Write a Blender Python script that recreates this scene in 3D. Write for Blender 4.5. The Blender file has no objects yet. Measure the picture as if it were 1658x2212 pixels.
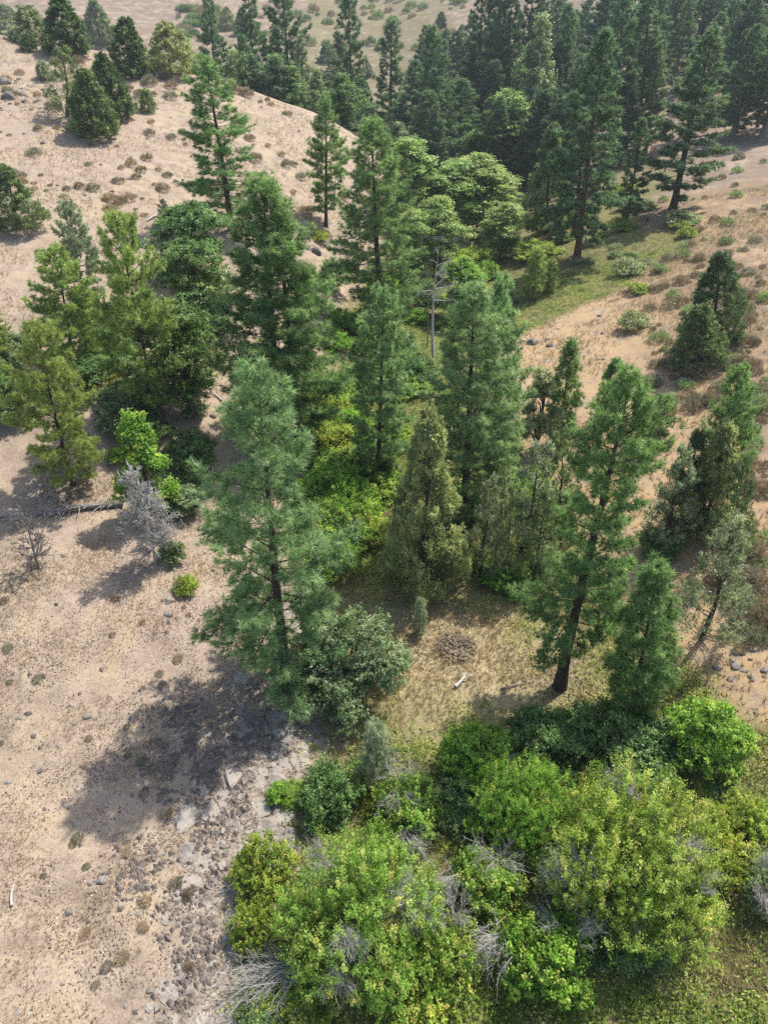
import bpy, math, random
import numpy as np
from mathutils import Vector, Matrix, Quaternion

S = bpy.context.scene
C = S.collection
R_ = math.radians

# ------------------------------------------------------------------ camera, light, exposure
CAM_Z, PITCH, FPX = 34.0, 36.0, 1533.0          # drone 34 m above the creek, looking 36 degrees down
cam_d = bpy.data.cameras.new('camera')
cam_d.sensor_fit = 'VERTICAL'
cam_d.sensor_height = 36.0
cam_d.lens = 36.0 * FPX / 2212.0
cam_d.clip_start, cam_d.clip_end = 0.5, 3000
cam = bpy.data.objects.new('camera', cam_d)
cam.location = (0, 0, CAM_Z)
cam.rotation_euler = (R_(90 - PITCH), 0, 0)
C.objects.link(cam)
S.camera = cam

SUN_EL = R_(57)
SUN_AZ = math.atan2(0.72, 0.70)                 # clockwise from +Y: ahead and to the right
sun_dir = Vector((math.cos(SUN_EL) * math.sin(SUN_AZ), math.cos(SUN_EL) * math.cos(SUN_AZ), math.sin(SUN_EL)))
W = bpy.data.worlds.new('World')
S.world = W
W.use_nodes = True
wt = W.node_tree
sky = wt.nodes.new('ShaderNodeTexSky')
sky.sky_type = 'NISHITA'
sky.sun_disc = False
sky.sun_elevation = SUN_EL
sky.sun_rotation = SUN_AZ
sky.dust_density = 2.0
bg = wt.nodes['Background']
bg.inputs['Strength'].default_value = 0.15
wt.links.new(sky.outputs[0], bg.inputs['Color'])
sd = bpy.data.lights.new('sun', 'SUN')
sd.energy = 4.2
sd.angle = R_(0.6)
sd.color = (1.0, 0.95, 0.86)
sun = bpy.data.objects.new('sun', sd)
sun.rotation_euler = sun_dir.to_track_quat('Z', 'Y').to_euler()
sun.location = (60, 60, 120)
C.objects.link(sun)

S.view_settings.view_transform = 'Standard'
S.view_settings.look = 'None'
S.view_settings.gamma = 1.0
S.view_settings.use_curve_mapping = False
S.view_settings.exposure = 0.72
cy = S.cycles
cy.max_bounces = 8
cy.diffuse_bounces = 5
cy.glossy_bounces = 1
cy.transmission_bounces = 5
cy.volume_bounces = 1
cy.transparent_max_bounces = 4
cy.use_adaptive_sampling = True
cy.adaptive_threshold = 0.01
cy.use_denoising = False
cy.denoising_prefilter = "NONE"

rng = np.random.default_rng(7)

# ------------------------------------------------------------------ helpers: names, meshes
def prop(o, label=None, cat=None, group=None, kind=None):
    if label: o['label'] = label
    if cat: o['category'] = cat
    if group: o['group'] = group
    if kind: o['kind'] = kind
    return o

def obj(name, data, parent=None, mat=None):
    o = bpy.data.objects.new(name, data)
    C.objects.link(o)
    if parent: o.parent = parent
    if mat is not None:
        if not data.materials: data.materials.append(mat)
        o.material_slots[0].link = 'OBJECT'
        o.material_slots[0].material = mat
    return o

def empty(name, loc, rot=(0, 0, 0), scale=(1, 1, 1)):
    o = bpy.data.objects.new(name, None)
    o.empty_display_size = 0.3
    o.location = loc; o.rotation_euler = rot; o.scale = scale
    C.objects.link(o)
    return o

def mesh_poly(name, v, nper, tint=None, smooth=False, attrs=None):
    """all faces have nper corners and own vertices in order"""
    v = np.ascontiguousarray(v.reshape(-1, 3), dtype=np.float32)
    nf = len(v) // nper
    me = bpy.data.meshes.new(name)
    me.vertices.add(len(v)); me.vertices.foreach_set('co', v.ravel())
    me.loops.add(nf * nper); me.loops.foreach_set('vertex_index', np.arange(nf * nper, dtype=np.int32))
    me.polygons.add(nf)
    me.polygons.foreach_set('loop_start', np.arange(0, nf * nper, nper, dtype=np.int32))
    if tint is not None:
        a = me.attributes.new('tint', 'FLOAT', 'FACE')
        a.data.foreach_set('value', np.asarray(tint, dtype=np.float32))
    me.update(calc_edges=True)
    return me

def mesh_idx(name, v, quads, smooth=True, attrs=None):
    v = np.ascontiguousarray(v, dtype=np.float32); quads = np.asarray(quads, dtype=np.int32)
    k = quads.shape[1]
    me = bpy.data.meshes.new(name)
    me.vertices.add(len(v)); me.vertices.foreach_set('co', v.ravel())
    me.loops.add(quads.size); me.loops.foreach_set('vertex_index', quads.ravel())
    me.polygons.add(len(quads))
    me.polygons.foreach_set('loop_start', np.arange(0, quads.size, k, dtype=np.int32))
    me.polygons.foreach_set('use_smooth', np.full(len(quads), smooth))
    for n, arr in (attrs or {}).items():
        a = me.attributes.new(n, 'FLOAT', 'POINT'); a.data.foreach_set('value', np.asarray(arr, dtype=np.float32))
    me.update(calc_edges=True)
    return me

class Tubes:
    """tapered tubes collected into one mesh"""
    def __init__(s): s.v = []; s.f = []; s.n = 0
    def add(s, pts, rad, sides=5):
        pts = np.asarray(pts, float); m = len(pts)
        rad = np.asarray(rad, float)
        d = np.gradient(pts, axis=0); d /= np.linalg.norm(d, axis=1, keepdims=True) + 1e-9
        ref = np.array([0.31, 0.95, 0.07]) if abs(d[0, 2]) > .7 else np.array([0.1, 0.05, 1.0])
        a = np.cross(d, ref); a /= np.linalg.norm(a, axis=1, keepdims=True) + 1e-9
        b = np.cross(d, a)
        th = np.arange(sides) * 2 * math.pi / sides
        ring = pts[:, None] + rad[:, None, None] * (a[:, None] * np.cos(th)[None, :, None] + b[:, None] * np.sin(th)[None, :, None])
        s.v.append(ring.reshape(-1, 3))
        i = np.arange(m - 1)[:, None] * sides; j = np.arange(sides)[None]; j2 = (j + 1) % sides
        q = np.stack([i + j, i + j2, i + sides + j2, i + sides + j], -1).reshape(-1, 4) + s.n
        s.f.append(q); s.n += m * sides
    def mesh(s, name): return mesh_idx(name, np.concatenate(s.v), np.concatenate(s.f))

def unit(a): return a / (np.linalg.norm(a, axis=-1, keepdims=True) + 1e-9)

def needle_tris(rg, cen, ax, n, ln, wd, spread=(25, 80), shoot=.12):
    """brushes of needles: n thin triangles round every shoot"""
    N = len(cen)
    c = np.repeat(cen, n, 0); a = np.repeat(ax, n, 0)
    p = unit(np.cross(a, rg.normal(size=(N * n, 3))))
    th = np.radians(rg.uniform(spread[0], spread[1], N * n))[:, None]
    d = a * np.cos(th) + p * np.sin(th)
    L = (ln * rg.uniform(.7, 1.25, N * n))[:, None]
    b = c - a * (rg.uniform(-.3, 1, N * n) * shoot)[:, None]
    s = unit(np.cross(d, rg.normal(size=d.shape))) * wd * .5
    v = np.stack([b - s, b + s, b + d * L], 1)
    t = np.repeat(np.clip(rg.normal(.5, .2, N), 0, 1), n) * .75 + rg.uniform(0, .25, N * n)
    return v, t

def leaf_quads(rg, cen, nrm, ln, wd, jit=.8):
    n = len(cen)
    nn = unit(nrm + rg.normal(size=(n, 3)) * jit)
    d = unit(np.cross(nn, rg.normal(size=(n, 3))))
    s = np.cross(nn, d)
    k = rg.uniform(.65, 1.3, n)[:, None]
    d = d * ln * k * .5; s = s * wd * k * .5
    fold = nn * (wd * .25)
    return np.stack([cen - d, cen + s - d * .1 + fold, cen + d, cen - s - d * .1 + fold], 1)

# ------------------------------------------------------------------ terrain
def smooth_tab(xs, ys, lo, hi, sig):
    g = np.linspace(lo, hi, 2000); v = np.interp(g, xs, ys)
    st = (hi - lo) / 1999; r = int(3 * sig / st) + 1
    k = np.exp(-.5 * (np.arange(-r, r + 1) * st / sig) ** 2); k /= k.sum()
    v = np.convolve(np.pad(v, r, mode='edge'), k, 'valid')
    return lambda x: np.interp(x, g, v)
creek_x = smooth_tab([-100, 0, 15, 30, 50, 75, 100, 130, 160, 200, 260, 400], [7, 6, 5, 4, 1, 2, 6, 13, 18, 8, -5, -10], -100, 900, 6)
A_f = smooth_tab([-10, 0, 5, 9, 14, 25, 45, 70, 100, 250, 700], [0, 0, .3, 3.0, 7.4, 13, 18.5, 22.5, 25.5, 31, 35], -20, 800, 2.0)
S_f = smooth_tab([-80, 0, 20, 30, 50, 75, 100, 125, 145, 158, 185, 220, 900], [.1, .1, .13, .2, .45, .70, .88, 1.06, 1.2, 1.16, .6, .14, .08], -100, 900, 5)
B_f = smooth_tab([-10, 0, 7, 11, 20, 40, 80, 200, 700], [0, 0, .1, .9, 3.0, 7.6, 15, 34, 50], -20, 800, 2)
F_f = smooth_tab([-80, 250, 310, 400, 520, 700, 900], [0, 0, 5, 22, 42, 52, 54], -100, 900, 15)

_P = np.random.default_rng(3).permutation(512)
def vnoise(x, y):
    xi = np.floor(x).astype(int); yi = np.floor(y).astype(int); fx = x - xi; fy = y - yi
    fx = fx * fx * (3 - 2 * fx); fy = fy * fy * (3 - 2 * fy)
    h = lambda a, b: _P[(_P[a % 512] + b) % 512] / 511.0
    return (h(xi, yi) * (1 - fx) + h(xi + 1, yi) * fx) * (1 - fy) + (h(xi, yi + 1) * (1 - fx) + h(xi + 1, yi + 1) * fx) * fy
def fbm(x, y, o=3):
    s = 0; a = .5
    for i in range(o):
        s = s + a * (vnoise(x * 2 ** i + 17.3 * i, y * 2 ** i + 5.1 * i) - .5); a *= .5
    return s

def zt(x, y):
    x = np.asarray(x, float); y = np.asarray(y, float)
    q = x - creek_x(y)
    z = A_f(-q) * S_f(y) + B_f(q) + F_f(y)
    big = np.clip((np.abs(q) - 4) / 10, .15, 1)
    z = z + big * (fbm(x / 22, y / 22) * 2.2 + fbm(x / 90 + 9, y / 90) * np.clip((y - 60) / 150, 0, 1) * 10)
    z = z + fbm(x / 3.1, y / 3.1, 3) * .35
    return z

fw = np.array([0, math.cos(R_(PITCH)), -math.sin(R_(PITCH))]); up = np.array([0, math.sin(R_(PITCH)), math.cos(R_(PITCH))])
def ray(u, v):
    return fw + np.array([1, 0, 0]) * ((u - 829) / FPX) + up * ((1106 - v) / FPX)
def at(u, v):
    """the point of the ground seen at a point of the photograph (1658 x 2212)"""
    d = ray(u, v)
    t = 20 + np.arange(0, 700, .15)
    P = d[None] * t[:, None]
    dz = CAM_Z + P[:, 2] - zt(P[:, 0], P[:, 1])
    i = np.argmax(dz < 0)
    if dz[i] >= 0: i = len(t) - 1
    p = P[i]
    return np.array([p[0], p[1], float(zt(p[0], p[1]))]), float(t[i])
def proj(p):
    q = np.asarray(p, float) - np.array([0, 0, CAM_Z]); w = q @ fw
    return 829 + FPX * q[0] / w, 1106 - FPX * (q @ up) / w, w

def riparian(x, y):
    q = x - creek_x(y)
    lw = np.interp(y, [0, 15, 22, 30, 40, 60, 100, 150, 200], [11, 11, 8, 8, 9, 9, 8, 16, 30]); rw = np.interp(y, [0, 18, 24, 30, 40, 55, 78, 90, 103, 116, 140, 200], [30, 23, 16, 12.5, 12, 12, 10, 26, 37, 28, 40, 40])
    n = fbm(x / 4.0, y / 4.0) * 5
    g = np.where(q < 0, lw + q, rw - q) + n
    return np.clip(g / 2.5 + .3, 0, 1) * np.interp(y, [110, 170], [1, .45])
def rocky(x, y):
    """bare basalt along the left edge of the creek bottom"""
    q = creek_x(y) - x
    e = np.interp(y, [0, 12, 20, 27, 33, 38], [12.6, 12.4, 11.3, 9.6, 9.4, 11]); w = np.interp(y, [0, 14, 22, 28, 34, 40], [2.2, 2.6, 3.6, 2.8, 1.6, .1])
    return np.clip(1.3 - np.abs(q - e) / w + fbm(x / 1.7, y / 1.7) * 1.2, 0, 1) * (y < 41)

# ------------------------------------------------------------------ materials
def new_mat(name):
    m = bpy.data.materials.new(name); m.use_nodes = True
    nt = m.node_tree; nt.nodes.clear()
    return m, nt, lambda t, **k: _nd(nt, t, **k)
def _nd(nt, t, **k):
    n = nt.nodes.new(t)
    for a, b in k.items(): setattr(n, a, b)
    return n
def ramp(nt, fac, stops):
    r = nt.nodes.new('ShaderNodeValToRGB')
    e = r.color_ramp.elements
    while len(e) > 2: e.remove(e[-1])
    for i, (p, c) in enumerate(stops):
        x = e[i] if i < 2 else e.new(p)
        x.position = p; x.color = (*c, 1) if len(c) == 3 else c
    nt.links.new(fac, r.inputs[0])
    return r.outputs[0]

def leaf_mat(name, stops, trans=.35, rough=.45, spec=.4, vary=.25, tscale=(1.12, 1.15, .75)):
    m, nt, N = new_mat(name); L = nt.links.new
    at_ = N('ShaderNodeAttribute', attribute_name='tint')
    oi = N('ShaderNodeObjectInfo')
    c = ramp(nt, at_.outputs['Fac'], stops)
    tc = N('ShaderNodeNewGeometry')
    nz = N('ShaderNodeTexNoise'); nz.inputs['Scale'].default_value = .8; nz.inputs['Detail'].default_value = 2
    L(tc.outputs['Position'], nz.inputs['Vector'])
    hs = N('ShaderNodeHueSaturation')
    mr = N('ShaderNodeMapRange'); mr.inputs[1].default_value = 0; mr.inputs[2].default_value = 1
    mr.inputs[3].default_value = .5 - .012; mr.inputs[4].default_value = .5 + .012
    L(oi.outputs['Random'], mr.inputs[0]); L(mr.outputs[0], hs.inputs['Hue'])
    mv = N('ShaderNodeMapRange'); mv.inputs[1].default_value = .3; mv.inputs[2].default_value = .7
    mv.inputs[3].default_value = 1 - vary; mv.inputs[4].default_value = 1 + vary
    L(nz.outputs[0], mv.inputs[0]); L(mv.outputs[0], hs.inputs['Value'])
    L(c, hs.inputs['Color'])
    p = N('ShaderNodeBsdfPrincipled'); p.inputs['Roughness'].default_value = rough; p.inputs['Specular IOR Level'].default_value = spec
    L(hs.outputs[0], p.inputs['Base Color'])
    tr = N('ShaderNodeBsdfTranslucent')
    mx = N('ShaderNodeMix', data_type='RGBA', blend_type='MULTIPLY'); mx.inputs[0].default_value = 1
    mx.inputs[7].default_value = (*tscale, 1)
    L(hs.outputs[0], mx.inputs[6]); L(mx.outputs[2], tr.inputs['Color'])
    ms = N('ShaderNodeMixShader'); ms.inputs[0].default_value = trans
    L(p.outputs[0], ms.inputs[1]); L(tr.outputs[0], ms.inputs[2])
    o = N('ShaderNodeOutputMaterial'); L(ms.outputs[0], o.inputs[0])
    return m

def bark_mat(name, c0, c1, scale=6, bump=.6):
    m, nt, N = new_mat(name); L = nt.links.new
    tc = N('ShaderNodeTexCoord'); mp = N('ShaderNodeMapping'); mp.inputs['Scale'].default_value = (1, 1, .25)
    L(tc.outputs['Object'], mp.inputs[0])
    nz = N('ShaderNodeTexNoise'); nz.inputs['Scale'].default_value = scale; nz.inputs['Detail'].default_value = 5; nz.inputs['Roughness'].default_value = .7
    L(mp.outputs[0], nz.inputs['Vector'])
    c = ramp(nt, nz.outputs[0], [(.35, c0), (.65, c1)])
    p = N('ShaderNodeBsdfPrincipled'); p.inputs['Roughness'].default_value = .9; p.inputs['Specular IOR Level'].default_value = .15
    L(c, p.inputs['Base Color'])
    b = N('ShaderNodeBump'); b.inputs['Strength'].default_value = bump; b.inputs['Distance'].default_value = .06
    L(nz.outputs[0], b.inputs['Height']); L(b.outputs[0], p.inputs['Normal'])
    o = N('ShaderNodeOutputMaterial'); L(p.outputs[0], o.inputs[0])
    return m

def rock_mat(name, stops, scale=2.2):
    m, nt, N = new_mat(name); L = nt.links.new
    g = N('ShaderNodeNewGeometry'); oi = N('ShaderNodeObjectInfo')
    nz = N('ShaderNodeTexNoise'); nz.inputs['Scale'].default_value = scale; nz.inputs['Detail'].default_value = 8; nz.inputs['Roughness'].default_value = .68
    L(g.outputs['Position'], nz.inputs['Vector'])
    ad = N('ShaderNodeMath', operation='MULTIPLY_ADD'); ad.inputs[1].default_value = .22; 
    L(oi.outputs['Random'], ad.inputs[0]); L(nz.outputs[0], ad.inputs[2])
    c = ramp(nt, ad.outputs[0], stops)
    p = N('ShaderNodeBsdfPrincipled'); p.inputs['Roughness'].default_value = .88; p.inputs['Specular IOR Level'].default_value = .2
    L(c, p.inputs['Base Color'])
    b = N('ShaderNodeBump'); b.inputs['Strength'].default_value = .8; b.inputs['Distance'].default_value = .08
    L(nz.outputs[0], b.inputs['Height']); L(b.outputs[0], p.inputs['Normal'])
    o = N('ShaderNodeOutputMaterial'); L(p.outputs[0], o.inputs[0])
    return m

def ground_mat():
    m, nt, N = new_mat('dry_ground'); L = nt.links.new
    g = N('ShaderNodeNewGeometry'); pos = g.outputs['Position']
    def noise(s, d=4, r=.6):
        n = N('ShaderNodeTexNoise'); n.inputs['Scale'].default_value = s; n.inputs['Detail'].default_value = d; n.inputs['Roughness'].default_value = r
        L(pos, n.inputs['Vector']); return n.outputs[0]
    def mixc(f, a, b):
        x = N('ShaderNodeMix', data_type='RGBA')
        if isinstance(f, float): x.inputs[0].default_value = f
        else: L(f, x.inputs[0])
        for k, i in ((a, 6), (b, 7)):
            if isinstance(k, tuple): x.inputs[i].default_value = (*k, 1)
            else: L(k, x.inputs[i])
        return x.outputs[2]
    def step(f, lo, hi):
        x = N('ShaderNodeMapRange'); L(f, x.inputs[0]); x.inputs[1].default_value = lo; x.inputs[2].default_value = hi; return x.outputs[0]
    def mul(a, b):
        x = N('ShaderNodeMath', operation='MULTIPLY'); L(a, x.inputs[0])
        if isinstance(b, float): x.inputs[1].default_value = b
        else: L(b, x.inputs[1])
        return x.outputs[0]
    n_big = noise(.09, 5, .6); n_mid = noise(.7, 6, .65); n_fine = noise(7, 6, .75); n_grit = noise(22, 3, .7)
    base = ramp(nt, n_mid, [(.32, (.19, .145, .108)), (.45, (.31, .24, .178)), (.56, (.39, .305, .222)), (.70, (.43, .345, .245))])
    pink = mixc(step(n_big, .42, .62), base, (.35, .268, .212))
    base = mixc(.7, base, pink)
    base = mixc(mul(step(noise(.28, 7, .72), .52, .66), .45), base, (.225, .17, .125))
    straw = mixc(step(noise(.33, 4, .6), .50, .66), base, (.44, .345, .215))
    base = mixc(.5, base, straw)
    # dark grit, crumbs of rock and pale chips
    n_spk = noise(13, 5, .8)
    col = mixc(mul(step(n_fine, .50, .64), .74), base, (.155, .118, .09))
    col = mixc(mul(step(n_spk, .54, .68), .6), col, (.10, .08, .066))
    col = mixc(mul(step(n_spk, .46, .34), .55), col, (.52, .435, .335))
    col = mixc(mul(step(n_grit, .58, .70), .5), col, (.12, .095, .08))
    red = mul(step(noise(.45, 5, .7), .53, .66), step(noise(6, 4, .8), .46, .60))
    col = mixc(mul(red, .6), col, (.135, .08, .06))
    vo = N('ShaderNodeTexVoronoi'); vo.inputs['Scale'].default_value = 3.2; L(pos, vo.inputs['Vector'])
    peb = mul(step(vo.outputs['Distance'], .17, .10), step(noise(.8, 3), .5, .6))
    col = mixc(peb, col, (.15, .14, .135))
    go = N('ShaderNodeAttribute', attribute_name='golden')
    col = mixc(mul(mul(go.outputs['Fac'], step(n_mid, .34, .54)), .85), col, (.40, .275, .15))
    sa = N('ShaderNodeAttribute', attribute_name='scrub')
    scr = mul(sa.outputs['Fac'], step(noise(.16, 7, .8), .40, .52))
    col = mixc(mul(scr, .9), col, (.165, .122, .088))
    # creek-bottom soil under plants
    ga = N('ShaderNodeAttribute', attribute_name='green')
    fl = N("ShaderNodeAttribute", attribute_name="flat")
    gcol = ramp(nt, noise(1.6, 6, .75), [(.3, (.045, .06, .018)), (.46, (.10, .11, .035)), (.58, (.20, .175, .075)), (.72, (.33, .26, .15))])
    gcol = mixc(mul(fl.outputs["Fac"], .8), gcol, (.46, .37, .235))
    col = mixc(ga.outputs["Fac"], col, gcol)
    ra = N('ShaderNodeAttribute', attribute_name='rock')
    rcol = ramp(nt, noise(3.0, 8, .7), [(.34, (.07, .06, .052)), (.46, (.20, .17, .145)), (.56, (.32, .27, .22)), (.75, (.42, .34, .26))])
    col = mixc(mul(ra.outputs['Fac'], .85), col, rcol)
    p = N('ShaderNodeBsdfPrincipled'); p.inputs['Roughness'].default_value = .95; p.inputs['Specular IOR Level'].default_value = .1
    L(col, p.inputs['Base Color'])
    b = N('ShaderNodeBump'); b.inputs['Strength'].default_value = .7; b.inputs['Distance'].default_value = .12
    ad = N('ShaderNodeMath', operation='ADD'); L(n_fine, ad.inputs[0]); L(mul(n_mid, 2.0), ad.inputs[1])
    L(ad.outputs[0], b.inputs['Height']); L(b.outputs[0], p.inputs['Normal'])
    o = N('ShaderNodeOutputMaterial'); L(p.outputs[0], o.inputs[0])
    return m

M = {}
M['ground'] = ground_mat()
M['pine'] = leaf_mat('pine_needles', [(0, (.060, .115, .042)), (.5, (.20, .335, .130)), (1, (.48, .56, .30))], .58, spec=.4)
M['pine_blue'] = leaf_mat('blue_green_needles', [(0, (.080, .145, .065)), (.5, (.255, .39, .185)), (1, (.55, .61, .39))], .58, spec=.4)
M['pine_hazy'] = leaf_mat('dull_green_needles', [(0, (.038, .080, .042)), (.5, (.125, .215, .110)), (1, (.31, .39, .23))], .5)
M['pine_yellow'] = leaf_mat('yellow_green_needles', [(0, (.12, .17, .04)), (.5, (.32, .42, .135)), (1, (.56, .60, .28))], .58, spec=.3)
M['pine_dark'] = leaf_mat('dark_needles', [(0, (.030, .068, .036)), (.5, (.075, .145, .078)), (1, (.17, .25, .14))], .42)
M['juniper'] = leaf_mat('juniper_scales', [(0, (.07, .115, .045)), (.5, (.19, .265, .115)), (1, (.38, .43, .21))], .42)
M['juniper_olive'] = leaf_mat('olive_juniper_scales', [(0, (.15, .175, .075)), (.5, (.38, .43, .21)), (1, (.56, .58, .34))], .48)
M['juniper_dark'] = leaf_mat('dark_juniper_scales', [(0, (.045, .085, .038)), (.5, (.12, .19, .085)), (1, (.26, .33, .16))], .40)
M['juniper_grey'] = leaf_mat('grey_juniper_scales', [(0, (.12, .15, .09)), (.5, (.32, .38, .24)), (1, (.52, .55, .40))], .46)
M['cotton'] = leaf_mat('pale_leaves', [(0, (.12, .20, .05)), (.5, (.36, .50, .165)), (.9, (.54, .60, .27)), (1, (.60, .56, .2))], .50, spec=.3)
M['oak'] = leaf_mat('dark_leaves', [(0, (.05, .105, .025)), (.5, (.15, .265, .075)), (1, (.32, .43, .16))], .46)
M['fresh'] = leaf_mat('fresh_leaves', [(0, (.065, .14, .018)), (.5, (.24, .44, .060)), (.9, (.46, .58, .12)), (1, (.55, .56, .14))], .48, spec=.25)
M['willow'] = leaf_mat('willow_leaves', [(0, (.08, .155, .022)), (.5, (.33, .50, .090)), (.86, (.55, .62, .19)), (.97, (.63, .60, .17)), (1, (.62, .56, .15))], .50, spec=.25)
M['lime'] = leaf_mat('yellow_green_leaves', [(0, (.10, .16, .02)), (.5, (.34, .45, .065)), (.86, (.52, .56, .13)), (.96, (.60, .54, .11)), (1, (.58, .47, .09))], .48, spec=.25)
M['greybush'] = leaf_mat('grey_green_leaves', [(0, (.085, .125, .05)), (.5, (.25, .35, .165)), (.9, (.44, .50, .29)), (1, (.52, .52, .34))], .46)
M['gold'] = leaf_mat('golden_leaves', [(0, (0.168, 0.138, 0.024)), (.5, (0.403, 0.312, 0.060)), (1, (0.462, 0.428, 0.120))], 0.48)
M['herb'] = leaf_mat('herb_leaves', [(0, (.08, .15, .022)), (.42, (.25, .37, .06)), (.70, (.42, .45, .12)), (.86, (.54, .45, .22)), (1, (.60, .48, .29))], .45, spec=.2)
M['straw'] = leaf_mat('dry_grass', [(0, (.24, .17, .10)), (.5, (.43, .335, .215)), (1, (.60, .50, .34))], .25, vary=.15)
M['sage'] = leaf_mat('sage_leaves', [(0, (.15, .145, .10)), (.5, (.27, .255, .185)), (1, (.38, .36, .28))], .3)
M['drybush'] = leaf_mat('dry_twigs', [(0, (.17, .125, .09)), (.5, (.29, .225, .16)), (1, (.42, .34, .24))], .3)
M['litter'] = leaf_mat('fallen_leaves', [(0, (.05, .034, .028)), (.35, (.12, .075, .055)), (.6, (.24, .17, .12)), (.85, (.36, .30, .24)), (1, (.55, .50, .44))], .1)
M['bark'] = bark_mat('pine_bark', (.030, .024, .020), (.105, .078, .062))
M['bark_red'] = bark_mat('reddish_bark', (.06, .032, .022), (.19, .105, .07))
M['bark_grey'] = bark_mat('grey_bark', (.10, .092, .085), (.25, .23, .21))
M['dead'] = bark_mat('bleached_wood', (.28, .265, .25), (.52, .50, .47), 9, .3)
M['dead_dark'] = bark_mat('weathered_wood', (.10, .09, .085), (.24, .215, .20), 9, .3)
M['rock'] = rock_mat('basalt', [(.3, (.04, .036, .033)), (.5, (.11, .10, .09)), (.66, (.19, .17, .15)), (.8, (.31, .275, .235))])
M['rubble'] = rock_mat('rubble', [(.3, (.06, .05, .044)), (.5, (.15, .125, .108)), (.66, (.25, .205, .17)), (.85, (.36, .30, .24))])
M['slab'] = rock_mat('weathered_basalt', [(.30, (.07, .062, .055)), (.44, (.17, .152, .134)), (.6, (.27, .24, .207)), (.85, (.36, .315, .265))])

# ------------------------------------------------------------------ plants: mesh library (trunk mesh, crown mesh, height, radius)
LIB = {}
def ext(v):
    return float(np.percentile(np.hypot(v[..., 0], v[..., 1]), 95))
def rot_to(ax, n, rg):
    pass

def make_pine(key, seed, H, Rm, base, nbr, dens, nn, ln, wd, prof='cone', bend=.0, trunk_r=None, ragged=.3, sub=3.2, gapiness=0.):
    rg = np.random.default_rng(seed)
    T = Tubes()
    tr = trunk_r or H * .0145
    zs = np.linspace(0, H * .985, 12)
    ph = rg.uniform(0, 6.28); bx = bend * np.sin(zs / H * 3.0 + ph) ; by = bend * np.cos(zs / H * 2.2 + ph)
    bx -= bx[0]; by -= by[0]
    rad = tr * np.clip(1 - zs / H, .02, 1) ** .85; rad[0] *= 1.35
    T.add(np.stack([bx, by, zs - .25 * (zs == 0)], 1), rad, 8)
    cen = []; axs = []
    ang = rg.uniform(0, 6.28)
    gaps = rg.uniform(0, 1, 7)
    for i in range(nbr):
        t = base + (1 - base) * (i + rg.uniform(-.4, .4)) / nbr
        t = min(max(t, base * .85), .985)
        u = (t - base) / (1 - base)
        ang += 2.39996 + rg.uniform(-.35, .35)
        if prof == 'cone': r = (.62 + .38 * min(1, max(u, 0) / .18)) * (1 - max(u, 0)) ** .72
        elif prof == 'full': r = (.52 + .48 * min(1, max(u, 0) / .34) ** .8) * (1 - max(u, 0)) ** .62 * (1 + .10 * math.sin(i * 1.7) )
        elif prof == 'round': r = (.6 + .4 * min(1, max(u, 0) / .25)) * (1 - max(u, 0) ** 1.9) ** .7
        elif prof == 'slim': r = (.55 + .45 * min(1, max(u, 0) / .3)) * (1 - max(u, 0)) ** .6
        else: r = (.75 + .25 * math.sin(u * 9 + seed)) * (1 - max(u, 0) ** 2.4) ** .8
        r = max(r, .05)
        L = Rm * r * (1 - ragged + ragged * 1.5 * rg.random()) + .15
        if gapiness and rg.random() < gapiness: L *= rg.uniform(.15, .5)
        el = math.radians(-14 + 58 * max(u, 0) ** 1.1 + rg.normal(0, 8))
        oz = np.interp(t * H, zs, bx), np.interp(t * H, zs, by), t * H
        hd = np.array([math.cos(ang), math.sin(ang), 0])
        s = np.linspace(0, 1, 5)
        curve = np.array(oz)[None] + hd[None] * (s * L * math.cos(el))[:, None]
        curve[:, 2] += s * L * math.sin(el) + .30 * L * (s ** 2 - .3 * s)
        wob = np.cross(hd, [0, 0, 1]) * rg.normal(0, .07) * L
        curve += wob[None] * (s ** 2)[:, None]
        br = max(.018, min(.011 * L + .012, tr * .45))
        T.add(curve, br * (1 - .8 * s), 4)
        ns = max(2, int(L * sub + 1.5))
        side = np.cross(hd, [0, 0, 1])
        for k in range(ns):
            f = .36 + .64 * (k + rg.random()) / ns if L > .8 else rg.uniform(.1, 1)
            f = min(f, 1)
            p0 = np.array([np.interp(f, s, curve[:, j]) for j in range(3)])
            l2 = (.22 + .42 * L * (1.08 - f)) * rg.uniform(.5, 1.15)
            sg = 1 if k % 2 else -1
            d2 = unit(hd * rg.uniform(.35, 1.1) + side * sg * rg.uniform(.3, 1.1) + np.array([0, 0, rg.uniform(-.10, .55)]))
            if l2 > .45: T.add(np.stack([p0, p0 + d2 * l2 * .95]), [br * .42, .006], 3)
            nt = max(1, int(round(l2 * dens + rg.random())))
            for q in range(nt):
                w = 1 - q / max(nt, 1) * .75 if nt > 1 else 1
                pp = p0 + d2 * l2 * w + rg.normal(0, 1, 3) * np.array([.07, .07, .13])
                cen.append(pp); axs.append(unit(d2 * .8 + hd * .3 + np.array([0, 0, .55]) + rg.normal(0, .35, 3)))
        cen.append(curve[-1]); axs.append(unit(hd + np.array([0, 0, .6])))
    top = np.array([bx[-1], by[-1], zs[-1]])
    for q in range(10):
        cen.append(top + np.array([rg.normal(0, .08), rg.normal(0, .08), -q * .13])); axs.append(unit(np.array([rg.normal(0, .5), rg.normal(0, .5), .8])))
    v, tint = needle_tris(rg, np.array(cen), np.array(axs), nn, ln, wd)
    LIB[key] = (T.mesh('trunk'), mesh_poly('crown', v, 3, tint), H, ext(v))

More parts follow.
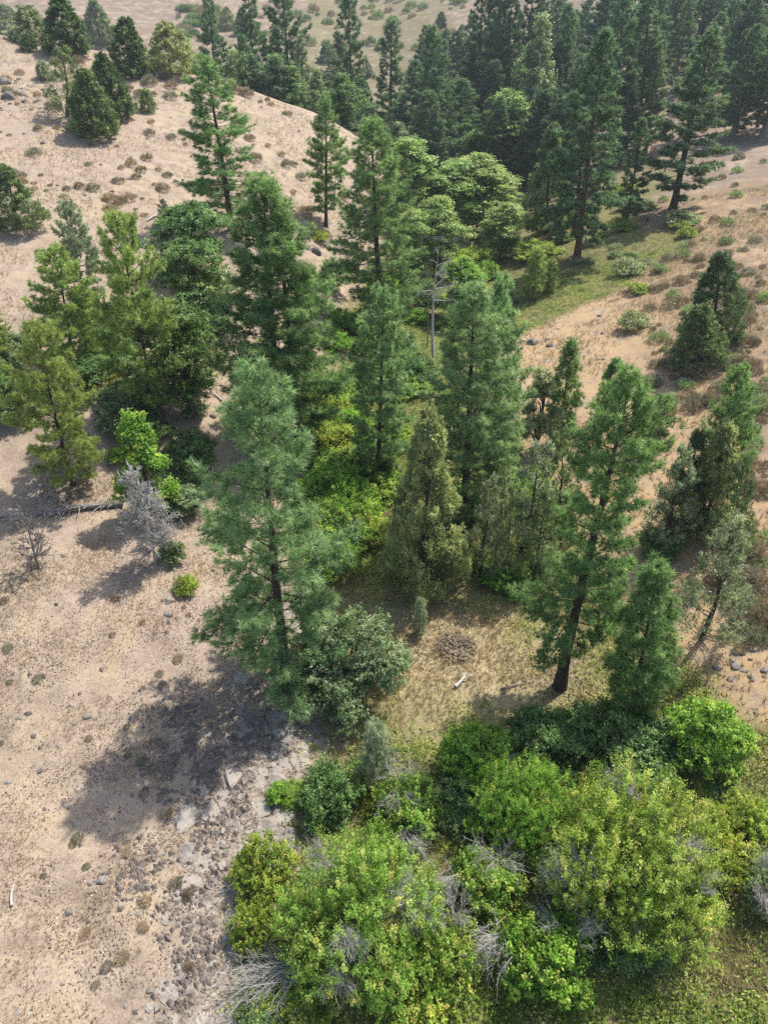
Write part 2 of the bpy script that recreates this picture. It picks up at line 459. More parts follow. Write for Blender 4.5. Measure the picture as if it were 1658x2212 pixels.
def make_juniper(key, seed, H, Rm, nfl, nl, ll, base=.06, prof=.8, lean=0., openness=.0, lw=.5):
    rg = np.random.default_rng(seed)
    T = Tubes()
    zs = np.linspace(-.2, H * .95, 8)
    T.add(np.stack([.12 * np.sin(zs * .9 + seed), .12 * np.cos(zs * .7), zs], 1), H * .02 * np.clip(1 - zs / H, .03, 1) + .01, 7)
    P = []; D = []; Ls = []
    nlobe = 9
    la = rg.uniform(0, 6.28, nlobe); lz = rg.uniform(.1, .8, nlobe); lr = rg.uniform(.75, 1.25, nlobe)
    for i in range(nfl):
        u = rg.random() ** 1.25 * .97
        a = rg.uniform(0, 6.28)
        d = np.abs((a - la + math.pi) % (2 * math.pi) - math.pi) + np.abs(u - lz) * 4
        lob = np.clip(lr[np.argmin(d)] + .12 * math.sin(a * 5 + u * 11 + seed), .6, 1.3)
        r = Rm * (1 - u) ** prof * lob * (.55 + .45 * min(1, (u + .06) / .16)) + .1
        ins = rg.random() ** .45
        rr = r * (.35 + .65 * ins)
        z = base * H + u * H * (1 - base)
        p = np.array([rr * math.cos(a), rr * math.sin(a), z + rg.normal(0, .1)])
        if openness and math.sin(3 * a + z * 1.9 + seed) + math.sin(z * 3.1 - a * 2) > 1.6 - openness * 1.6: continue
        h = np.array([math.cos(a), math.sin(a), 0])
        dd = unit(h * rg.uniform(.25, .9) + np.array([0, 0, rg.uniform(.45, 1.1)]) + rg.normal(0, .15, 3))
        P.append(p); D.append(dd); Ls.append(rg.uniform(.35, .85) * (.5 + .5 * (1 - u)))
        if i % 9 == 0:
            st = np.array([0, 0, max(z - rr * .6, .1)])
            T.add(np.stack([st, st * .5 + p * .5 + np.array([0, 0, -.1]), p]), [.03 + H * .003, .02, .008], 3)
    P = np.array(P); D = np.array(D); Ls = np.array(Ls)
    n = len(P)
    s = rg.random((n, nl)) ** .8
    cen = P[:, None] + D[:, None] * (s * Ls[:, None])[..., None] + rg.normal(0, 1, (n, nl, 3)) * ((.17 * (1.15 - s) + .02) * (.5 + Ls[:, None]))[..., None]
    cen = cen.reshape(-1, 3)
    dn = np.repeat(D, nl, 0)
    d = unit(dn + rg.normal(0, .55, cen.shape))
    sd = unit(np.cross(d, rg.normal(size=cen.shape)))
    k = (ll * rg.uniform(.6, 1.4, len(cen)))[:, None]
    v = np.stack([cen - sd * k * lw * .5, cen + sd * k * lw * .5, cen + d * k], 1)
    tint = np.clip(np.repeat(np.clip(rg.normal(.45, .2, n), 0, 1), nl) + .3 * (s.reshape(-1) - .5) + rg.normal(0, .1, len(cen)), 0, 1)
    LIB[key] = (T.mesh('trunk'), mesh_poly('crown', v, 3, tint), H, ext(v))

def make_broad(key, seed, H, Rm, nlobes, ncl, nlf, leaf, base=.25, asp=.6, stems=1, dome=False, puff=.38, shell=.55, dead=0, accent=.0, wand=.0, rough=0):
    """leafy tree or shrub: lobes of leaf clusters on limbs"""
    rg = np.random.default_rng(seed)
    T = Tubes(); TD = Tubes()
    lobes = []
    for i in range(nlobes):
        a = i * 2.39996 + rg.uniform(-.4, .4)
        if dome:
            q = math.sqrt((i + .5) / nlobes); r = Rm * .74 * q; z = H * (.66 * math.sqrt(max(0, 1 - .8 * q * q)) + .0) * rg.uniform(.5, 1.3)
            lr = Rm * rg.uniform(.20, .36) * (1.15 - .25 * q)
        else:
            u = (i + .5) / nlobes
            z = H * (base + (1 - base) * (.12 + .75 * u)); r = Rm * .58 * math.sin(math.pi * min(.95, .22 + .70 * u)) * rg.uniform(.35, 1.1)
            lr = Rm * rg.uniform(.36, .55) * (1.05 - .35 * u)
            if rough: r *= rg.uniform(.6, 1.35); lr *= rg.uniform(.6, 1.0); z = max(.05 * H, z + rg.normal(0, .06) * H)
        lobes.append((np.array([r * math.cos(a), r * math.sin(a), z]), lr))
    if stems == 1:
        zs = np.linspace(-.2, H * .75, 7)
        wob = np.stack([.03 * H * np.sin(zs / H * 5 + seed), .03 * H * np.cos(zs / H * 4), zs], 1); wob[:, :2] -= wob[0, :2]
        T.add(wob, H * .018 * np.clip(1.05 - zs / H, .1, 1), 7)
    cen = []; nor = []; tints = []
    for c, lr in lobes:
        if stems == 1:
            z0 = max(.12 * H, c[2] - .35 * H); st = np.array([np.interp(z0, zs, wob[:, 0]), np.interp(z0, zs, wob[:, 1]), z0])
        else:
            st = np.array([rg.normal(0, .12) * Rm, rg.normal(0, .12) * Rm, -.1])
        mid = st * .45 + c * .55 + np.array([0, 0, .08 * H if stems == 1 else .12 * H])
        mid[:2] = st[:2] * .6 + c[:2] * .4
        T.add(np.stack([st, mid, c]), [H * .009 + .015, H * .006 + .01, .015], 5)
        for k in range(ncl):
            d = unit(rg.normal(size=3)); 
            if d[2] < -.25: d[2] = -d[2]
            rr = lr * (1 - shell * rg.random() ** 1.6)
            p = c + d * rr * np.array([1, 1, asp + .25])
            if p[2] < .1: p[2] = rg.uniform(.1, .4)
            if k % 3 == 0: T.add(np.stack([c, p]), [.018, .006], 3)
            m = int(nlf * rg.uniform(.6, 1.4))
            pf = puff * rg.uniform(.6, 1.3)
            o = rg.normal(0, 1, (m, 3)) * pf * .55 * np.array([1, 1, .65])
            if wand:
                wd_ = unit(d * rg.uniform(.3, 1.0) + np.array([0, 0, rg.uniform(.3, 1.1)]) + rg.normal(0, .25, 3)); wl = wand * rg.uniform(.4, 1.3)
                o = o * .5 + wd_[None] * (wl * (rg.random((m, 1)) - .25))
            cen.append(p + o); nor.append(np.tile(unit(d + np.array([0, 0, .9])), (m, 1)))
            tb = np.clip(rg.normal(.46, .24), 0, .88)
            if accent and rg.random() < accent: tb = .97
            tints.append(np.clip(tb + rg.normal(0, .09, m), 0, 1))
    cen = np.concatenate(cen); nor = np.concatenate(nor); tint = np.concatenate(tints)
    v = leaf_quads(rg, cen, nor, leaf, leaf * .5, .6)
    LIB[key] = (T.mesh('trunk'), mesh_poly('crown', v, 4, tint), float(np.percentile(v[..., 2], 99.5)), ext(v))

def twig_mesh(seed, n, L, spread, sub=5, r=.016, up_=.5, droop=.0, fan=None):
    """fan of bare branching twigs from one foot"""
    rg = np.random.default_rng(seed); T = Tubes()
    for i in range(n):
        a = rg.uniform(0, 6.28) if fan is None else fan + rg.normal(0, .45)
        d = unit(np.array([math.cos(a) * spread, math.sin(a) * spread, up_]) + rg.normal(0, .2, 3))
        l = L * rg.uniform(.55, 1.1); s = np.linspace(0, 1, 5)
        c = rg.normal(0, .12, 3) * np.array([1, 1, .2]) + d[None] * (s * l)[:, None]
        c[:, 2] += -droop * l * s ** 2; c += np.cumsum(rg.normal(0, .055 * l, (5, 3)), 0)
        T.add(c, r * (1.1 - s) + .004, 3)
        for k in range(sub):
            f = rg.uniform(.3, .98); p = np.array([np.interp(f, s, c[:, j]) for j in range(3)])
            d2 = unit(d + rg.normal(0, .55, 3)); l2 = l * rg.uniform(.15, .4)
            T.add(np.stack([p, p + d2 * l2 * .5 + rg.normal(0, .03, 3), p + d2 * l2]), [r * .5, r * .35, .004], 3)
    return T.mesh('dead_twigs')

def make_dead(key, seed, H, Rm, nbr, fine, r0=None, base=.1, sub2=3, droop=-.1, wobk=.03):
    rg = np.random.default_rng(seed); T = Tubes()
    zs = np.linspace(-.15, H, 9)
    wob = np.stack([wobk * H * np.sin(zs / H * 4 + seed), wobk * H * np.cos(zs / H * 5 + seed), zs], 1); wob[:, :2] -= wob[0, :2]
    T.add(wob, (r0 or H * .018) * np.clip(1.03 - zs / H, .05, 1), 7)
    for i in range(nbr):
        u = rg.uniform(base, .97); a = rg.uniform(0, 6.28)
        l = Rm * (1.1 - u) ** .6 * rg.uniform(.5, 1.1)
        st = np.array([np.interp(u * H, zs, wob[:, 0]), np.interp(u * H, zs, wob[:, 1]), u * H])
        d = unit(np.array([math.cos(a), math.sin(a), rg.uniform(-.1, .7) - droop]))
        s = np.linspace(0, 1, 4); c = st + d[None] * (s * l)[:, None] + np.cumsum(rg.normal(0, .05 * l, (4, 3)), 0) * s[:, None]
        T.add(c, (.012 + .02 * l * min(1, (r0 or .1) / .2)) * (1.1 - s), 4)
        for k in range(fine):
            f = rg.uniform(.25, 1); p = np.array([np.interp(f, s, c[:, j]) for j in range(3)])
            d2 = unit(d + rg.normal(0, .6, 3)); l2 = l * rg.uniform(.2, .5)
            e = p + d2 * l2
            T.add(np.stack([p, e]), [.022, .008], 3)
            for q in range(sub2):
                p3 = p + (e - p) * rg.uniform(.3, 1)
                T.add(np.stack([p3, p3 + unit(d2 + rg.normal(0, .7, 3)) * l2 * .45]), [.013, .006], 3)
    LIB[key] = (T.mesh('trunk'), None, H, Rm)

# near pines (many needles), then lighter ones for the distance
make_pine('pine_big', 11, 20, 4.3, .06, 128, 5.3, 21, .37, .034, 'full', .25, ragged=.58, sub=4.2, gapiness=.10)
make_pine('pine_broad', 12, 21, 4.0, .12, 140, 5.6, 20, .36, .036, 'full', .15, ragged=.42, sub=4.2, gapiness=.06)
make_pine('pine_lopsided', 26, 19, 3.6, .13, 115, 5.6, 19, .36, .038, 'full', .4, ragged=.6, sub=4.2, gapiness=.12)
make_pine('pine_mid', 13, 17, 2.9, .14, 105, 6.0, 20, .34, .040, 'round', .12, ragged=.5, gapiness=.1, sub=4.6)
make_pine('pine_open', 14, 21, 3.9, .24, 125, 5.6, 20, .36, .040, 'open', .45, ragged=.5, gapiness=.12, trunk_r=.42, sub=4.2)
make_pine('pine_slim', 15, 9, 1.5, .05, 85, 8.0, 18, .28, .036, 'slim', .08, ragged=.35, sub=5.6)
make_pine('pine_irregular', 16, 12, 3.0, .12, 85, 6.4, 20, .30, .040, 'round', .3, ragged=.55, gapiness=.12, sub=4.8)
make_pine('pine_far', 17, 24, 4.2, .13, 100, 4.4, 13, .50, .095, 'cone', .2, ragged=.45, sub=3.4, gapiness=.08)
make_pine('pine_far_slim', 18, 22, 3.0, .10, 95, 4.6, 13, .48, .090, 'slim', .2, ragged=.45, sub=3.8, gapiness=.08)
make_pine('pine_far_round', 19, 24, 4.4, .22, 90, 4.4, 13, .50, .095, 'round', .3, ragged=.55, sub=3.4, gapiness=.15)
make_pine('pine_young', 20, 4, .85, .08, 40, 8.0, 12, .24, .034, 'slim', .04, ragged=.4, sub=6)
make_juniper('juniper_near', 21, 9, 2.5, 900, 56, .17, base=.03, prof=.75, openness=.72)
make_juniper('juniper_mid', 22, 8, 2.4, 560, 44, .24, base=.02, prof=.72, openness=.2)
make_juniper('juniper_round', 23, 7, 3.0, 600, 40, .25, base=.02, prof=.5, openness=.25)
make_juniper('juniper_open', 24, 9, 2.2, 560, 38, .17, base=.12, prof=.6, openness=1.05)
make_juniper('juniper_small', 25, 3, .85, 150, 30, .17, base=.02, prof=.7)
make_broad('broad_pale', 31, 13, 3.8, 22, 42, 36, .23, base=.0, asp=1.3, puff=.75, wand=.15, rough=1)
make_broad('broad_tall', 41, 14, 3.2, 22, 42, 36, .23, base=.02, asp=1.4, puff=.7, wand=.2, rough=1)
make_broad('broad_far', 32, 13, 4.2, 20, 30, 24, .36, base=.0, asp=1.3, puff=1.1, wand=.2, rough=1)
make_broad('broad_dark', 33, 7, 3.6, 20, 36, 32, .19, base=.0, asp=.75, puff=.42, wand=.4, rough=1)
make_broad('broad_fresh', 34, 6, 1.9, 12, 30, 30, .17, base=.08, asp=.8, puff=.42, wand=.35, rough=1)
make_broad('round_bush', 35, 5, 4.2, 26, 54, 28, .17, base=0, stems=5, dome=True, puff=.36, wand=.4)
make_broad('willow_a', 36, 5.2, 5.2, 46, 34, 50, .13, stems=9, dome=True, puff=.34, accent=.05, wand=.9)
make_broad('willow_b', 37, 5.2, 5.2, 48, 34, 50, .125, stems=9, dome=True, puff=.32, accent=.04, wand=.85)
make_broad('shrub_a', 38, 2.4, 2.0, 18, 26, 24, .13, stems=6, dome=True, puff=.24, accent=.04, wand=.5)
make_broad('shrub_b', 39, 2.0, 2.0, 20, 24, 24, .125, stems=6, dome=True, puff=.22, accent=.05, wand=.45)
make_broad('shrub_c', 40, 2.8, 1.9, 17, 28, 26, .135, stems=6, dome=True, puff=.25, accent=.01, wand=.45)
make_dead('dead_fine', 51, 6, 1.9, 150, 12, .11, base=.10, sub2=4)
make_dead('dead_small', 52, 3.2, 1.3, 44, 8, .09, base=.15, sub2=3)
make_dead('dead_tall', 53, 17, 5.5, 13, 7, .30, base=.55, sub2=4, wobk=.02)
TW = [twig_mesh(60 + i, 30, 1.35, .75, 14, .010, .55, .12, fan=None if i == 0 else 1.0) for i in range(3)]
TW_FAN = twig_mesh(66, 75, 2.7, 1.0, 6, .015, .30, .22, fan=math.radians(205))

def small_bush(seed, n, h, w, needle=.10, wd=.014):
    rg = np.random.default_rng(seed)
    a = rg.uniform(0, 6.28, n); r = w * np.sqrt(rg.random(n)); z = h * np.sqrt(np.clip(1 - (r / w) ** 2 * .85, 0, 1)) * rg.uniform(.25, 1, n)
    c = np.stack([r * np.cos(a), r * np.sin(a), z], 1)
    ax = unit(np.stack([np.cos(a) * r / w, np.sin(a) * r / w, np.full(n, .8)], 1) + rg.normal(0, .25, (n, 3)))
    v, t = needle_tris(rg, c, ax, 7, needle, wd, (5, 55), .1)
    return mesh_poly('bush', v, 3, t)
BUSH = [small_bush(80 + i, 170, .6, .55, .22, .022) for i in range(4)]
TUSSOCK = [small_bush(90 + i, 80, .28, .22, .24, .014) for i in range(3)]

def rock_mesh(seed, flat=.6, sub=2):
    import bmesh
    rg = random.Random(seed)
    bm = bmesh.new(); bmesh.ops.create_icosphere(bm, subdivisions=sub, radius=.5)
    pl = []
    for i in range(7):
        n = Vector((rg.gauss(0, 1), rg.gauss(0, 1), rg.gauss(0, .8))).normalized(); pl.append((n, rg.uniform(.27, .42)))
    for v in bm.verts:
        for n, d in pl:
            e = v.co.dot(n) - d
            if e > 0: v.co -= n * e * .92
        v.co.x *= 1.25; v.co.z *= flat
        v.co += Vector((rg.gauss(0, .012), rg.gauss(0, .012), rg.gauss(0, .012)))
    me = bpy.data.meshes.new('rock'); bm.to_mesh(me); bm.free()
    return me
ROCK = [rock_mesh(100 + i, .55 + .1 * (i % 3)) for i in range(5)]

# ------------------------------------------------------------------ the ground
def axis_pts(lo, hi, c, n, k):
    t = np.linspace(-1, 1, n); s = np.sinh(k * t) / math.sinh(k)
    return np.where(s < 0, c + s * (c - lo), c + s * (hi - c))
gx = axis_pts(-600, 600, 0, 330, 4.6); gy = np.concatenate([np.linspace(-60, 6, 14)[:-1], 6 + (880 - 6) * (np.expm1(4.6 * np.linspace(0, 1, 400)) / math.expm1(4.6))])
X, Y = np.meshgrid(gx, gy)
Z = zt(X, Y)
nx, ny = len(gx), len(gy)
ii = (np.arange(ny - 1)[:, None] * nx + np.arange(nx - 1)[None]).ravel()
gm = mesh_idx('ground', np.stack([X.ravel(), Y.ravel(), Z.ravel()], 1), np.stack([ii, ii + 1, ii + nx + 1, ii + nx], 1), True,
              {'green': riparian(X, Y).ravel(), 'rock': rocky(X, Y).ravel(), 'golden': np.clip((X.ravel() - creek_x(Y.ravel()) - 8) / 6, 0, 1) * (Y.ravel() < 125), 'flat': np.exp(-(((X.ravel() - 5) / 7.5) ** 2 + ((Y.ravel() - 31) / 5.5) ** 2)), 'scrub': np.clip(np.maximum((Y.ravel() - 150) / 120, np.clip((X.ravel() - creek_x(Y.ravel()) - 22) / 12, 0, .75)), 0, .9)})
ground = prop(obj('ground', gm, None, M['ground']), 'tan dry hillsides either side of a green creek bottom', kind='structure')

# ------------------------------------------------------------------ air
hz = []
for z in (-4.0, 76.0):
    for (x, y) in ((-640, -90), (640, -90), (640, 900), (-640, 900)): hz.append((x, y, z))
hm = bpy.data.meshes.new('haze')
hm.from_pydata(hz, [], [(3, 2, 1, 0), (4, 5, 6, 7), (0, 1, 5, 4), (1, 2, 6, 5), (2, 3, 7, 6), (3, 0, 4, 7)])
m, nt, N = new_mat('haze')
pv = N('ShaderNodeVolumePrincipled'); pv.inputs['Color'].default_value = (.80, .90, 1, 1); pv.inputs['Density'].default_value = .00018; pv.inputs['Anisotropy'].default_value = .3
o_ = N('ShaderNodeOutputMaterial'); nt.links.new(pv.outputs[0], o_.inputs['Volume'])
hm.materials.append(m)
HAZE = prop(bpy.data.objects.new('haze', hm), 'thin summer haze in the air', kind='stuff')
C.objects.link(HAZE)

# ------------------------------------------------------------------ trees and shrubs
LOG = []
def plant(name, lib, mat, ub, vb, vt, w, label, cat, group=None, ut=None, rz=None, bark='bark', twigs=0, y=None):
    tm, cm, H, Rm = LIB[lib]
    if y is None:
        p, t = at(ub, vb)
        back = (.55 if w > 300 else .75) if cat == 'shrub' else .3 if cat == 'juniper' else 0
        if back:                                 # vb is the near rim of the foliage: the foot stands behind it
            r0 = w * .5 * t / FPX * back
            p[1] += r0; p[0] = (ub - 829) / FPX * (fw @ (p - np.array([0, 0, CAM_Z])))
            p[2] = float(zt(p[0], p[1]))
    else:                                        # base hidden behind nearer things: it stands at this distance along the view
        d = ray(ub, 900); x = d[0] / d[1] * y
        p = np.array([x, y, float(zt(x, y))])
        for _ in range(6):
            uu = proj(p)[0]; x += (ub - uu) / FPX * proj(p)[2]; p = np.array([x, y, float(zt(x, y))])
    # height whose top comes to vt
    lo, hi = .2, 60
    for _ in range(40):
        mz = (lo + hi) / 2
        if proj(p + np.array([0, 0, mz]))[1] > vt: lo = mz
        else: hi = mz
    h = lo
    if cat == 'shrub':
        rr = w * .5 * proj(p)[2] / FPX
        h = min(max(h, .5 * rr), 1.6 * rr)
    if h > 36: LOG.append(('TALL', label, round(h, 1))); h = 36
    mid = proj(p + np.array([0, 0, h * .4]))
    r = w * .5 * mid[2] / FPX
    tu = proj(p + np.array([0, 0, h]))
    lean = 0
    if ut is not None: lean = math.atan((ut - tu[0]) / FPX * tu[2] / h); lean = max(-.22, min(.22, lean))
    LOG.append((label[:40], 'y%.0f z%.1f h%.1f r%.1f top u%.0f(%s)' % (p[1], p[2], h, r, tu[0], ut)))
    k = len(LOG)
    e = empty(name, p + np.array([0, 0, -.05]), (0, 0, 0), (r / Rm, r / Rm, h / H))
    ang = (k * 2.4) % 6.28 if rz is None else rz
    e.rotation_mode = 'QUATERNION'
    e.rotation_quaternion = Quaternion((0, 1, 0), lean) @ Quaternion((0, 0, 1), ang)
    prop(e, label, cat, group)
    obj('trunk', tm, e, M[bark])
    if cm: obj('crown', cm, e, M[mat])
    for i in range(twigs):
        a = i * 2.1 + k; q = random.Random(k * 31 + i)
        rr = Rm * q.uniform(.35, .9)
        t_ = obj('dead_twigs', TW[i % 3], e, M['dead'])
        t_.location = (rr * math.cos(a), rr * math.sin(a), H * (.80 - .5 * (rr / Rm) ** 2))
        t_.scale = (1.15, 1.15, 1.15)
        t_.rotation_euler = (q.uniform(-.6, .6), q.uniform(-.6, .6), a)
    return e

